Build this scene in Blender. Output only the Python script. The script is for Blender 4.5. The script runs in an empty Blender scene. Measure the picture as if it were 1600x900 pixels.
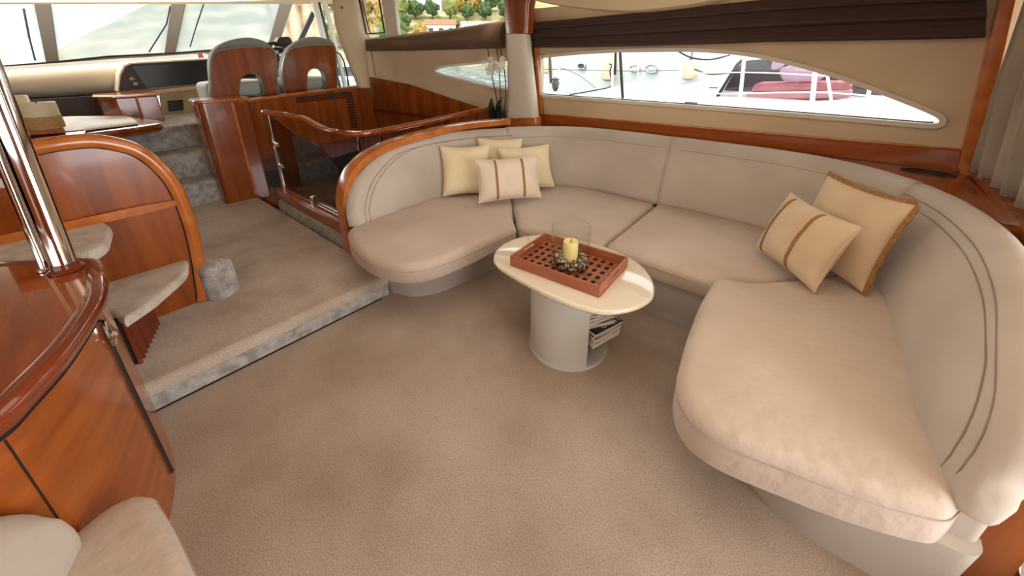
import bpy, bmesh, math, random
from mathutils import Vector, Matrix, noise
random.seed(7)
sc = bpy.context.scene
col = sc.collection
V = Vector
PI = math.pi

# ---------------------------------------------------------------- camera
EYE = V((0.0, 0.0, 1.6))
FPX, CX, CY = 611.0, 800.0, 325.0
_d = V((15.0, -1555.0, FPX)).normalized()
_z = -_d
_mx = V((-756.0, 232.8, FPX)); _mx -= _mx.dot(_z) * _z; _mx.normalize()
_x = -_mx
_y = -(_z.cross(_x))
def cam2world(c): return V((_x.dot(c), _y.dot(c), _z.dot(c)))
right = cam2world(V((1, 0, 0))); upv = cam2world(V((0, 1, 0))); fwd = cam2world(V((0, 0, 1)))
cd = bpy.data.cameras.new('camera')
cam = bpy.data.objects.new('camera', cd); col.objects.link(cam)
cd.sensor_width = 36.0; cd.lens = FPX / 1600.0 * 36.0
cd.shift_y = -(450.0 - CY) / 1600.0
cd.clip_start = 0.02; cd.clip_end = 1500
m = Matrix((right, upv, -fwd)).transposed().to_4x4(); m.translation = EYE
cam.matrix_world = m
sc.camera = cam

# ---------------------------------------------------------------- world, daylight, exposure
w = bpy.data.worlds.new('overcast_sky'); sc.world = w; w.use_nodes = True
nt = w.node_tree; nt.nodes.clear()
wo = nt.nodes.new('ShaderNodeOutputWorld'); wb = nt.nodes.new('ShaderNodeBackground')
wb.inputs['Color'].default_value = (0.93, 0.97, 1.0, 1); wb.inputs['Strength'].default_value = 2.9
nt.links.new(wb.outputs[0], wo.inputs[0])
sc.view_settings.view_transform = 'Standard'; sc.view_settings.look = 'None'
sc.view_settings.gamma = 1.0; sc.view_settings.use_curve_mapping = False
sc.view_settings.exposure = 0.0
sc.cycles.use_denoising = True
sc.cycles.max_bounces = 8; sc.cycles.transparent_max_bounces = 16
sc.cycles.sample_clamp_indirect = 6.0
sc.cycles.caustics_reflective = False; sc.cycles.caustics_refractive = False

sun_d = bpy.data.lights.new('hazy_sun', 'SUN'); sun_d.energy = 1.6; sun_d.angle = 0.35; sun_d.color = (1, .95, .86)
sun = bpy.data.objects.new('hazy_sun', sun_d); col.objects.link(sun)
sun.rotation_euler = V((-0.15, -0.75, -0.8)).to_track_quat('-Z', 'Y').to_euler() if False else V((-0.1, 0.55, -0.8)).to_track_quat('-Z', 'Y').to_euler()

def area(name, loc, direction, sx, sy, power, color):
    l = bpy.data.lights.new(name, 'AREA'); l.shape = 'RECTANGLE'; l.size = sx; l.size_y = sy
    l.energy = power; l.color = color
    o = bpy.data.objects.new(name, l); col.objects.link(o); o.location = loc
    o.rotation_euler = V(direction).to_track_quat('-Z', 'Y').to_euler()
    return o
# daylight through the open aft doors and through the port side windows
area('aft_door_daylight', (2.7, 1.1, 1.05), (-1, 0.05, -0.05), 2.4, 1.8, 82, (.98, .98, 1.0))
area('added_ceiling_fill', (-0.9, 1.3, 2.09), (0, 0, -1), 2.2, 1.6, 15, (1.0, .91, .80))  # soft fill added under the ceiling to brighten the floor; no fixture modelled
area('port_window_daylight', (-0.4, -2.5, 1.55), (0, 1, -0.25), 4.6, 0.6, 10, (1.0, .94, .87))
area('windscreen_daylight', (-7.2, 0.8, 2.0), (1, 0, -0.35), 3.4, 0.7, 38, (1.0, .98, .95))

# ---------------------------------------------------------------- points of the place seen along a line of sight
def ray(px, py): return cam2world(V((px - CX, CY - py, FPX)))
def onz(px, py, z):
    r = ray(px, py); return EYE + r * ((z - EYE.z) / r.z)
def ony(px, py, y):
    r = ray(px, py); return EYE + r * (y / r.y)
def onx(px, py, x):
    r = ray(px, py); return EYE + r * (x / r.x)
def onpl(px, py, p, n):
    r = ray(px, py); return EYE + r * ((V(p) - EYE).dot(V(n)) / r.dot(V(n)))

# ---------------------------------------------------------------- materials
def lin(c):
    return tuple(((v / 255.0) / 12.92 if v / 255.0 <= 0.04045 else ((v / 255.0 + 0.055) / 1.055) ** 2.4) for v in c) + (1,)
def pbr(name, c, rough=.5, metal=0.0, coat=0.0, spec=.5, sheen=0.0):
    mt = bpy.data.materials.new(name); mt.use_nodes = True
    b = mt.node_tree.nodes['Principled BSDF']
    b.inputs['Base Color'].default_value = lin(c) if max(c) > 1.01 else tuple(c) + (1,)
    b.inputs['Roughness'].default_value = rough; b.inputs['Metallic'].default_value = metal
    b.inputs['Coat Weight'].default_value = coat; b.inputs['Coat Roughness'].default_value = .06
    b.inputs['Specular IOR Level'].default_value = spec
    b.inputs['Sheen Weight'].default_value = sheen
    return mt
def noisy(name, stops, scale=(1, 1, 1), nscale=5.0, detail=6, rough=.5, coat=0.0, bump=0.0, bscale=None, sheen=0.0, dist=0.0, spec=.5, bdist=0.01, speck=0.0, sscale=300):
    """procedural colour: stretched noise through a colour ramp, plus a fine bump"""
    mt = pbr(name, stops[0][1], rough, 0, coat, spec, sheen)
    nt = mt.node_tree; b = nt.nodes['Principled BSDF']
    tc = nt.nodes.new('ShaderNodeTexCoord'); mp = nt.nodes.new('ShaderNodeMapping')
    mp.inputs['Scale'].default_value = scale
    nz = nt.nodes.new('ShaderNodeTexNoise'); nz.inputs['Scale'].default_value = nscale
    nz.inputs['Detail'].default_value = detail; nz.inputs['Distortion'].default_value = dist
    rp = nt.nodes.new('ShaderNodeValToRGB'); e = rp.color_ramp.elements
    while len(e) < len(stops): e.new(.5)
    for i, (p, c) in enumerate(stops): e[i].position = p; e[i].color = lin(c)
    nt.links.new(tc.outputs['Object'], mp.inputs['Vector']); nt.links.new(mp.outputs[0], nz.inputs['Vector'])
    nt.links.new(nz.outputs['Fac'], rp.inputs[0])
    if speck:
        n3 = nt.nodes.new('ShaderNodeTexNoise'); n3.inputs['Scale'].default_value = sscale; n3.inputs['Detail'].default_value = 2
        nt.links.new(tc.outputs['Object'], n3.inputs['Vector'])
        mr = nt.nodes.new('ShaderNodeMapRange'); mr.inputs[1].default_value = .3; mr.inputs[2].default_value = .7
        mr.inputs[3].default_value = 1 - speck; mr.inputs[4].default_value = 1 + speck * .5
        nt.links.new(n3.outputs['Fac'], mr.inputs[0])
        vm = nt.nodes.new('ShaderNodeVectorMath'); vm.operation = 'SCALE'
        nt.links.new(rp.outputs[0], vm.inputs[0]); nt.links.new(mr.outputs[0], vm.inputs['Scale']); nt.links.new(vm.outputs[0], b.inputs['Base Color'])
    else: nt.links.new(rp.outputs[0], b.inputs['Base Color'])
    if bump:
        n2 = nt.nodes.new('ShaderNodeTexNoise'); n2.inputs['Scale'].default_value = bscale; n2.inputs['Detail'].default_value = 3
        nt.links.new(tc.outputs['Object'], n2.inputs['Vector'])
        bp = nt.nodes.new('ShaderNodeBump'); bp.inputs['Strength'].default_value = bump; bp.inputs['Distance'].default_value = bdist
        nt.links.new(n2.outputs['Fac'], bp.inputs['Height']); nt.links.new(bp.outputs[0], b.inputs['Normal'])
    return mt
WS = [(.25, (114, 51, 12)), (.5, (142, 69, 18)), (.75, (164, 88, 28))]
WL = [(.25, (170, 90, 34)), (.5, (192, 108, 44)), (.75, (208, 126, 58))]
WD = [(.25, (84, 30, 14)), (.5, (110, 42, 19)), (.75, (130, 54, 25))]
M = {}
M['wood'] = noisy('varnished_cherry', WS, (4, 4, .35), 3, 5, .22, .4, dist=.2)
M['wood_y'] = noisy('varnished_cherry_across', WS, (5, .5, 5), 4, 8, .22, .5, dist=.6)
M['wood_x'] = noisy('varnished_cherry_lengthwise', [(.2, (138, 64, 16)), (.5, (158, 79, 23)), (.8, (174, 95, 32))], (.35, 2.5, 7), 3, 5, .22, .4, dist=.2)
M['wood_light'] = noisy('varnished_cherry_edge', WL, (3, 3, 3), 3, 6, .2, .6, dist=.3)
M['wood_dark'] = noisy('varnished_cherry_dark', WD, (5, 5, .6), 4, 8, .2, .6, dist=.5)
M['wood_gloss'] = noisy('mirror_varnished_cherry', [(.25, (128, 54, 14)), (.5, (160, 72, 20)), (.75, (184, 90, 28))], (.6, 5, 5), 3, 8, .1, 1.0, dist=.5)
M['wood_rim'] = noisy('dark_rim_cherry', [(.25, (104, 40, 16)), (.5, (128, 52, 22)), (.75, (146, 64, 28))], (2, 2, 5), 3, 5, .12, .9, dist=.3)
M['fabric'] = noisy('beige_upholstery', [(.3, (184, 172, 158)), (.7, (200, 188, 175))], (1, 1, 1), 3.0, 4, .9, 0, .35, 260, .25, spec=.2, bdist=.002)
M['fabric_seat'] = noisy('beige_seat_fabric', [(.3, (192, 173, 156)), (.7, (206, 188, 172))], (1, 1, 1), 2.5, 4, .88, 0, .55, 20, .25, spec=.2, bdist=.012)
M['fabric_base'] = noisy('grey_beige_sofa_base_cloth', [(.3, (176, 166, 154)), (.7, (190, 180, 168))], (1, 1, 1), 3, 3, .9, 0, .3, 300, .2, spec=.2, bdist=.002)
M['stitch'] = pbr('seam_thread', (146, 128, 110), .9)
M['pipe'] = pbr('cushion_piping', (178, 158, 140), .9)
M['pillow_cream'] = noisy('cream_pillow_cotton', [(.3, (232, 212, 172)), (.7, (244, 228, 192))], (1, 1, 1), 6, 3, .92, 0, .5, 30, .3, spec=.15, bdist=.006)
M['pillow_white'] = noisy('offwhite_pillow_linen', [(.3, (226, 208, 184)), (.7, (236, 220, 198))], (1, 1, 1), 6, 3, .92, 0, .5, 30, .3, spec=.15, bdist=.006)
M['pillow_tan'] = noisy('tan_pillow_linen', [(.3, (206, 178, 144)), (.7, (218, 193, 161))], (1, 1, 1), 6, 3, .92, 0, .5, 30, .3, spec=.15, bdist=.006)
M['braid'] = noisy('brown_braid', [(.3, (140, 96, 54)), (.7, (176, 130, 82))], (1, 1, 1), 90, 2, .9)
M['carpet'] = noisy('taupe_carpet', [(.3, (168, 148, 131)), (.5, (184, 165, 148)), (.7, (196, 178, 162))], (1, 1, 1), 2.2, 9, 1.0, 0, .35, 420, .3, spec=.05, bdist=.005, speck=.34, sscale=190)
M['carpet_up'] = noisy('pale_taupe_carpet', [(.3, (176, 156, 138)), (.5, (200, 183, 167)), (.7, (212, 197, 183))], (1, 1, 1), 3, 9, 1.0, 0, .35, 420, .3, spec=.05, bdist=.005, speck=.28, sscale=190)
M['carpet_grey'] = noisy('grey_carpet', [(.35, (162, 157, 150)), (.5, (192, 187, 180)), (.65, (210, 206, 199))], (1, 1, 1), 16, 6, 1.0, 0, .8, 300, .3, spec=.05, bdist=.008, speck=.3, sscale=150)
M['tread'] = noisy('cream_carpet', [(.35, (212, 198, 180)), (.6, (236, 227, 214))], (1, 1, 1), 12, 5, 1.0, 0, 1.0, 190, .3, spec=.05, bdist=.01)
M['cream'] = noisy('cream_vinyl', [(.3, (206, 180, 142)), (.7, (216, 192, 154))], (1, 1, 1), 3, 3, .6, 0, .15, 120, bdist=.003)
M['cream_light'] = noisy('pale_cream_vinyl', [(.3, (214, 202, 180)), (.7, (224, 212, 192))], (1, 1, 1), 3, 3, .55, 0, .15, 150, bdist=.003)
M['ceiling'] = noisy('ceiling_vinyl', [(.3, (222, 198, 158)), (.7, (230, 208, 170))], (1, 1, 1), 2, 2, .6)
M['blind'] = noisy('brown_blind_cloth', [(.3, (66, 46, 38)), (.7, (80, 58, 48))], (1, 1, 30), 4, 3, .9, 0, .3, 200, bdist=.003)
M['mullion'] = pbr('olive_brown_trim', (86, 70, 50), .6)
M['valance'] = noisy('brown_padded_leather', [(.3, (104, 78, 56)), (.7, (116, 88, 64))], (1, 1, 1), 4, 3, .6, 0, .1, 100)
M['curtain'] = noisy('grey_taupe_curtain', [(.3, (140, 126, 110)), (.7, (170, 154, 136))], (1, 1, .3), 6, 3, .85, 0, .2, 150, .3)
M['chrome'] = pbr('polished_steel', (225, 222, 216), .08, 1.0)
M['steel_dark'] = pbr('dull_metal', (96, 92, 86), .35, .8)
M['black'] = pbr('black_plastic', (14, 13, 13), .35)
M['rubber'] = pbr('dark_rubber', (26, 25, 25), .7)
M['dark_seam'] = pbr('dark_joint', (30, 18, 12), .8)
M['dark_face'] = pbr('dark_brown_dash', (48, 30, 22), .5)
M['white'] = pbr('white_gelcoat', (236, 236, 232), .3)
M['white_mat'] = pbr('white_paint', (232, 232, 226), .6)
M['table_top'] = noisy('cream_lacquer', [(.3, (222, 208, 184)), (.7, (230, 218, 196))], (1, 1, 1), 2, 2, .1, .8)
M['table_base'] = pbr('pale_grey_lacquer', (205, 202, 194), .35, coat=.2)
M['table_inside'] = pbr('shade_darkened_lacquer', (120, 118, 112), .5)  # drum lacquer darkened, the niche's shade put into its colour
M['tray'] = noisy('tray_wood', [(.3, (150, 84, 54)), (.7, (178, 108, 72))], (.6, 5, 5), 6, 5, .5, .1)
M['candle'] = pbr('candle_wax', (240, 222, 150), .5); M['candle'].node_tree.nodes['Principled BSDF'].inputs['Subsurface Weight'].default_value = .25
M['candle_ivory'] = pbr('ivory_candle_wax', (240, 226, 190), .5)
M['burlap'] = noisy('burlap_band', [(.3, (188, 146, 92)), (.7, (206, 166, 112))], (1, 1, 1), 60, 2, .95)
M['orchid'] = pbr('orchid_petal', (246, 238, 224), .6)
M['leaf'] = pbr('dark_green_leaf', (20, 34, 20), .35)
M['stem'] = pbr('brown_stem', (66, 50, 30), .7)
M['seat_grey'] = noisy('grey_helm_leather', [(.3, (132, 132, 120)), (.7, (148, 146, 132))], (1, 1, 1), 5, 3, .6)
M['seat_pale'] = noisy('pale_helm_leather', [(.3, (186, 192, 186)), (.7, (202, 206, 200))], (1, 1, 1), 5, 3, .6)
M['paper'] = pbr('paper', (228, 222, 212), .8)
M['ink'] = pbr('black_print', (30, 28, 30), .6)
M['mag_grey'] = noisy('grey_magazine_cover', [(.4, (60, 60, 66)), (.6, (170, 168, 168))], (1, 1, 1), 22, 3, .35)
M['mag_tan'] = noisy('tan_magazine_cover', [(.4, (150, 128, 108)), (.6, (206, 190, 170))], (1, 1, 1), 18, 3, .35)
M['fender'] = pbr('peach_fender_vinyl', (232, 204, 178), .5)
M['net'] = noisy('beige_trampoline_net', [(.4, (196, 186, 168)), (.6, (222, 214, 198))], (1, 1, 1), 60, 2, .9)
M['pink'] = noisy('pink_cushion', [(.3, (200, 128, 136)), (.7, (216, 150, 156))], (1, 1, 1), 4, 3, .8)
M['lilac'] = pbr('lilac_cushion', (214, 184, 206), .8)
M['tint'] = pbr('dark_cabin_interior', (62, 62, 66), .7)
M['house_c'] = pbr('cream_stucco', (226, 204, 168), .8)
M['house_o'] = pbr('ochre_stucco', (206, 164, 110), .8)
M['house_w'] = pbr('white_stucco', (232, 228, 218), .8)
M['roof'] = pbr('terracotta_roof', (176, 112, 76), .8)
M['pane_dark'] = pbr('dark_window_glass', (60, 64, 70), .2)
M['trunk'] = pbr('tree_bark', (88, 66, 48), .9)
for i, (a, b_) in enumerate((((58, 78, 34), (112, 128, 58)), ((78, 96, 40), (150, 156, 76)), ((120, 100, 44), (190, 156, 76)), ((44, 68, 38), (92, 116, 60)))):
    M['crown%d' % i] = noisy('tree_foliage_%d' % i, [(.38, a), (.62, b_)], (1, 1, 1), 2.2, 8, .9, 0, 1.0, 4.0, bdist=.4)
M['hill'] = noisy('scrub_hillside', [(.35, (92, 100, 56)), (.5, (150, 140, 92)), (.65, (196, 180, 138))], (1, 1, 1), .12, 8, 1.0)
M['hill_pale'] = noisy('haze_painted_slope', [(.35, (186, 196, 190)), (.65, (214, 220, 214))], (1, 1, 1), .05, 8, 1.0)  # distance haze is put into the hill's pale colour
M['hill_tan'] = noisy('dry_hillside', [(.35, (176, 150, 118)), (.65, (204, 182, 150))], (1, 1, 1), .2, 8, 1.0)
def glassy(name, tint, alpha_refl=.03, rough=.0):
    mt = bpy.data.materials.new(name); mt.use_nodes = True; nt = mt.node_tree; nt.nodes.clear()
    o = nt.nodes.new('ShaderNodeOutputMaterial'); t = nt.nodes.new('ShaderNodeBsdfTransparent'); g = nt.nodes.new('ShaderNodeBsdfGlossy')
    t.inputs[0].default_value = tint + (1,); g.inputs['Roughness'].default_value = rough
    mx = nt.nodes.new('ShaderNodeMixShader'); lw = nt.nodes.new('ShaderNodeLayerWeight'); lw.inputs[0].default_value = .5
    pw_ = nt.nodes.new('ShaderNodeMath'); pw_.operation = 'POWER'; pw_.inputs[1].default_value = 4.0
    ma = nt.nodes.new('ShaderNodeMath'); ma.operation = 'MULTIPLY_ADD'; ma.inputs[1].default_value = .6; ma.inputs[2].default_value = alpha_refl
    nt.links.new(lw.outputs['Facing'], pw_.inputs[0]); nt.links.new(pw_.outputs[0], ma.inputs[0]); nt.links.new(ma.outputs[0], mx.inputs[0]); nt.links.new(t.outputs[0], mx.inputs[1]); nt.links.new(g.outputs[0], mx.inputs[2])
    nt.links.new(mx.outputs[0], o.inputs[0]); return mt
M['glass'] = glassy('clear_pane', (.97, .98, .97))
M['glass_dark'] = glassy('smoked_pane', (.55, .5, .46))
M['glass_vase'] = glassy('clear_vase_glass', (.985, .99, .985), .02)
M['glass_cabin'] = glassy('tinted_cabin_pane', (.86, .84, .86))
def veil(name):
    mt = bpy.data.materials.new(name); mt.use_nodes = True; nt = mt.node_tree; nt.nodes.clear()
    o = nt.nodes.new('ShaderNodeOutputMaterial'); t = nt.nodes.new('ShaderNodeBsdfTransparent'); d = nt.nodes.new('ShaderNodeBsdfTranslucent')
    d.inputs[0].default_value = (.96, .98, .98, 1); t.inputs[0].default_value = (.98, 1, .99, 1)
    mx = nt.nodes.new('ShaderNodeMixShader'); mx.inputs[0].default_value = .5
    nt.links.new(t.outputs[0], mx.inputs[1]); nt.links.new(d.outputs[0], mx.inputs[2]); nt.links.new(mx.outputs[0], o.inputs[0]); return mt
M['veil'] = veil('white_mesh_sunscreen')
mt = noisy('harbour_water', [(.4, (26, 40, 42)), (.5, (70, 92, 94)), (.58, (150, 160, 160))], (.6, 1.0, 1), .9, 10, .25, 0, .8, 1.5, bdist=.1, spec=.12)
M['water'] = mt

# ---------------------------------------------------------------- mesh helpers
class MB:
    def __init__(s): s.v = []; s.f = []
    def add(s, vs, fs):
        o = len(s.v); s.v += [V(p) for p in vs]; s.f += [tuple(i + o for i in f) for f in fs]; return s
    def box(s, lo, hi):
        x0, y0, z0 = lo; x1, y1, z1 = hi
        return s.add([(x0,y0,z0),(x1,y0,z0),(x1,y1,z0),(x0,y1,z0),(x0,y0,z1),(x1,y0,z1),(x1,y1,z1),(x0,y1,z1)],
                     [(3,2,1,0),(4,5,6,7),(0,1,5,4),(1,2,6,5),(2,3,7,6),(3,0,4,7)])
    def loft(s, rings, cap=True, closed=True, loop=False):
        n = len(rings[0]); vs = [p for r in rings for p in r]; fs = []
        R = len(rings)
        for i in range(R if loop else R - 1):
            a = i * n; b = ((i + 1) % R) * n
            for j in range(n if closed else n - 1):
                k = (j + 1) % n; fs.append((a + j, a + k, b + k, b + j))
        if cap and not loop: fs += [tuple(range(n - 1, -1, -1)), tuple(range((R - 1) * n, R * n))]
        return s.add(vs, fs)
    def prism(s, poly, ext):
        ext = V(ext); a = [V(p) for p in poly]; return s.loft([a, [p + ext for p in a]])
    def tube(s, path, r, n=10, loop=False):
        return s.sweep(path, [(r * math.cos(2*PI*i/n), r * math.sin(2*PI*i/n)) for i in range(n)], loop=loop)
    def sweep(s, path, prof, up=(0, 0, 1), loop=False, scale=None):
        P = [V(p) for p in path]; rings = []; N = len(P); up = V(up)
        prev = None
        for i, p in enumerate(P):
            a = P[i - 1] if (i > 0 or loop) else p; b = P[(i + 1) % N] if (i < N - 1 or loop) else p
            t = (b - a).normalized()
            sd = t.cross(up)
            if sd.length < .08: sd = prev if prev else t.cross(V((1, 0, 0.01)))
            sd = sd - sd.dot(t) * t; sd.normalize()
            if prev and sd.dot(prev) < 0: sd = -sd
            prev = sd; u = sd.cross(t).normalized()
            k = scale[i] if scale else 1
            rings.append([p + sd * (q[0] * k) + u * (q[1] * k) for q in prof])
        return s.loft(rings, loop=loop)
    def lathe(s, prof, c=(0, 0, 0), n=32, cap=True):
        c = V(c); rings = [[c + V((r * math.cos(2*PI*j/n), r * math.sin(2*PI*j/n), z)) for j in range(n)] for r, z in prof]
        return s.loft(rings, cap=cap)
    def build(s, name, mat, parent=None, smooth=True, bevel=0, seg=2, subd=0, auto=None, solid=0):
        me = bpy.data.meshes.new(name); me.from_pydata(s.v, [], s.f); me.update()
        bm = bmesh.new(); bm.from_mesh(me); bmesh.ops.recalc_face_normals(bm, faces=bm.faces); bm.to_mesh(me); bm.free()
        return link(name, me, mat, parent, smooth, bevel, seg, subd, auto, solid)
def link(name, me, mat, parent=None, smooth=True, bevel=0, seg=2, subd=0, auto=None, solid=0):
    o = bpy.data.objects.new(name, me); col.objects.link(o)
    me.materials.clear(); me.materials.append(M[mat] if isinstance(mat, str) else mat)
    for p in me.polygons: p.use_smooth = smooth
    if solid:
        sm = o.modifiers.new('thickness', 'SOLIDIFY'); sm.thickness = solid; sm.offset = 0
    if bevel:
        bv = o.modifiers.new('bevel', 'BEVEL'); bv.width = bevel; bv.segments = seg; bv.limit_method = 'ANGLE'; bv.angle_limit = .6
    if subd:
        ss = o.modifiers.new('subd', 'SUBSURF'); ss.levels = subd; ss.render_levels = subd
    if smooth:
        try: me.set_sharp_from_angle(angle=auto if auto else .7)
        except Exception: pass
    if parent:
        o.parent = parent
        if parent.type == 'EMPTY': o.matrix_parent_inverse = Matrix.Translation(-parent.location)
    return o
def thing(name, label, cat, loc=(0, 0, 0), group=None, kind=None):
    o = bpy.data.objects.new(name, None); col.objects.link(o); o.empty_display_size = .05
    o.location = loc; bpy.context.view_layer.update()
    return tag(o, label, cat, group, kind)
def tag(o, label=None, cat=None, group=None, kind=None):
    if label: o['label'] = label
    if cat: o['category'] = cat
    if group: o['group'] = group
    if kind: o['kind'] = kind
    return o
def par(o, root):
    """parent keeping the world place (roots carry only a location)"""
    o.parent = root; o.location = o.location - root.location; return o
def cr(pts, n=8, closed=False):
    """Catmull-Rom curve through the points"""
    P = [V(p) for p in pts]; out = []; N = len(P)
    for i in range(N if closed else N - 1):
        p0 = P[i - 1] if (i > 0 or closed) else P[0] * 2 - P[1]
        p1 = P[i]; p2 = P[(i + 1) % N]
        p3 = P[(i + 2) % N] if (i + 2 < N or closed) else P[-1] * 2 - P[-2]
        for k in range(n):
            t = k / n
            out.append(.5 * ((2 * p1) + (p2 - p0) * t + (2*p0 - 5*p1 + 4*p2 - p3) * t*t + (3*p1 - p0 - 3*p2 + p3) * t**3))
    if not closed: out.append(P[-1].copy())
    return out
def rpoly(pts, rad, n=6):
    """polygon with rounded corners; rad a number or one per corner"""
    P = [V(p) for p in pts]; N = len(P); out = []
    for i, p in enumerate(P):
        r = rad[i] if isinstance(rad, (list, tuple)) else rad
        a = (P[i - 1] - p); b = (P[(i + 1) % N] - p)
        if r <= 0: out.append(p); continue
        ra = min(r, a.length * .48); rb = min(r, b.length * .48)
        q0 = p + a.normalized() * ra; q1 = p + b.normalized() * rb
        for k in range(n + 1):
            t = k / n; out.append(q0 * (1-t)**2 + p * 2*t*(1-t) + q1 * t*t)
    return out
def resample(P, step, closed=True):
    Q = list(P) + ([P[0]] if closed else []); out = []; 
    for a, b in zip(Q[:-1], Q[1:]):
        n = max(1, int((b - a).length / step))
        for k in range(n): out.append(a.lerp(b, k / n))
    if not closed: out.append(Q[-1])
    return out
def offset2(P, d):
    """inset of a closed plan outline (counter-clockwise positive inward)"""
    N = len(P); A = sum(P[i].x * P[(i+1) % N].y - P[(i+1) % N].x * P[i].y for i in range(N)); sg = 1 if A > 0 else -1
    out = []
    for i in range(N):
        t = (P[(i + 1) % N] - P[i - 1]); nrm = V((-t.y, t.x, 0))
        if nrm.length > 0: nrm.normalize()
        out.append(P[i] + nrm * d * sg)
    return out
def fill(outer, holes, ext, name, mat, parent=None, smooth=False, bevel=0):
    """flat board with openings, given thickness along ext"""
    bm = bmesh.new(); edges = []
    for loop in [outer] + holes:
        vs = [bm.verts.new(p) for p in loop]
        edges += [bm.edges.new((vs[i], vs[(i + 1) % len(vs)])) for i in range(len(vs))]
    bmesh.ops.triangle_fill(bm, use_beauty=True, use_dissolve=False, edges=edges)
    r = bmesh.ops.extrude_face_region(bm, geom=bm.faces[:])
    bmesh.ops.translate(bm, vec=V(ext), verts=[g for g in r['geom'] if isinstance(g, bmesh.types.BMVert)])
    bmesh.ops.recalc_face_normals(bm, faces=bm.faces)
    me = bpy.data.meshes.new(name); bm.to_mesh(me); bm.free()
    return link(name, me, mat, parent, smooth, bevel)
def cushion(name, plan, z0, z1, r, mat, parent, crown=.02, amp=.004, seed=0.0, bottom_in=0.0, step=.018, pucker=.0):
    """upholstered block: rounded edges, crowned top, slight unevenness"""
    P = resample([V((p[0], p[1], 0)) for p in plan], step); c = sum(P, V()) / len(P)
    rings = []; prof = []
    for k in range(5):
        a = PI/2 * k / 4; prof.append((r*.6 * (1 - math.sin(a)) + bottom_in * (1-k/4), z0 + r*.6 * (1 - math.cos(a))))
    for k in range(7):
        a = PI/2 * k / 6; prof.append((r * (1 - math.cos(a)), z1 - r + r * math.sin(a)))
    def inset(d):
        Q = offset2(P, d)
        for _ in range(int(d * 320)): Q = [(Q[i - 1] + Q[i] * 2 + Q[(i + 1) % len(Q)]) / 4 for i in range(len(Q))]
        return Q
    for ins, z in prof: rings.append([q + V((0, 0, z)) for q in inset(ins)])
    last = inset(r); K = 9
    for k in range(1, K):
        t = k / K; rings.append([q.lerp(c, t) + V((0, 0, z1 + crown * (1 - (1-t)**2))) for q in last])
    rings.insert(0, [c + V((0, 0, z0)) + (q - c) * .02 for q in P])
    rings.append([c + V((0, 0, z1 + crown)) + (q - c) * .01 for q in P])
    mb = MB(); mb.loft(rings)
    for v in mb.v:
        v += V((noise.noise(v * 6 + V((seed, 0, 0))), noise.noise(v * 6 + V((0, seed, 9))), noise.noise(v * 5 + V((seed, 3, 0))))) * amp
    if pucker:      # small gathers of the cloth along the upper seam
        n_ = len(P)
        for k in range(7, 16):
            wgt = max(0.0, 1 - abs(k - 10) / 4.0)
            for j in range(n_):
                v = mb.v[k * n_ + j]; q = V((v.x * 34 + seed, v.y * 34, 0))
                v.z += pucker * wgt * noise.noise(q) * (.4 + .6 * max(0, noise.noise(V((v.x * 3, v.y * 3, seed))) + .3))
    o = mb.build(name, mat, parent, auto=3.0)
    return o, P

# ================================================================ THE SETTING
UPZ = .16          # raised carpet floor
STEPX = -2.24
def S(o): o['kind'] = 'structure'; return o
# lower carpet
fl = MB().box((STEPX - .05, -2.6, -.06), (3.2, 3.6, 0)).build('floor', 'carpet', smooth=False); S(fl); fl['label'] = 'taupe carpet of the lower saloon floor'
# raised carpet floor with a rounded nosing and a grey riser
up = thing('raised_floor', 'pale raised carpet floor one step above the saloon carpet', 'floor', (STEPX, .4, 0), kind='structure')
nose = []
for y in (-1.6, 3.3):
    pr = [(-6.2, 0), (STEPX, 0), (STEPX, .10)] 
yA, yB = -1.6, 1.22
upo = MB()
prof = [(-5.0, .10), (STEPX + .012, .10)] + [(STEPX - .03 + .042 * math.cos(a), UPZ - .045 + .045 * math.sin(a)) for a in [PI/2*k/6 for k in range(7)]] + [(-5.0, UPZ)]
upo.loft([[V((x, y, z)) for x, z in prof] for y in [yA + (yB - yA) * k / 20 for k in range(21)]])
upo.build('carpet', 'carpet_up', up)
MB().box((-5.0, yA, 0.004), (STEPX, yB, .12)).build('riser', 'carpet_grey', up, smooth=False)
MB().box((STEPX, -.09, 0.001), (STEPX + .006, 1.16, .008)).build('joint_strip', 'dark_seam', up, smooth=False)
# stairs up to the helm deck
st = thing('helm_stairs', 'grey carpeted stairs climbing to the helm deck', 'stairs', (-5.0, .6, UPZ), kind='structure')
xs = [-5.0, -5.3, -5.6]; zs = [.40, .66, .91]
for i in range(3):
    x1 = xs[i]; x0 = xs[i + 1] if i < 2 else -9.0
    pr = [(x0 - .02, zs[i] - .30 if i else UPZ - .05), (x1, zs[i] - .30 if i else UPZ - .05)] + [(x1 - .015 + .03 * math.cos(a), zs[i] - .03 + .03 * math.sin(a)) for a in [PI/2*k/5 for k in range(6)]] + [(x0 - .02, zs[i])]
    mb = MB(); mb.loft([[V((x, y, z)) for x, z in pr] for y in (-2.6, .2, 1.2 if i < 2 else 2.95)])
    mb.build('step', 'carpet_grey', st)
MB().box((-5.62, 1.34, .86), (-5.16, 2.95, .91)).build('deck_infill', 'carpet_grey', st, smooth=False)
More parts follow.
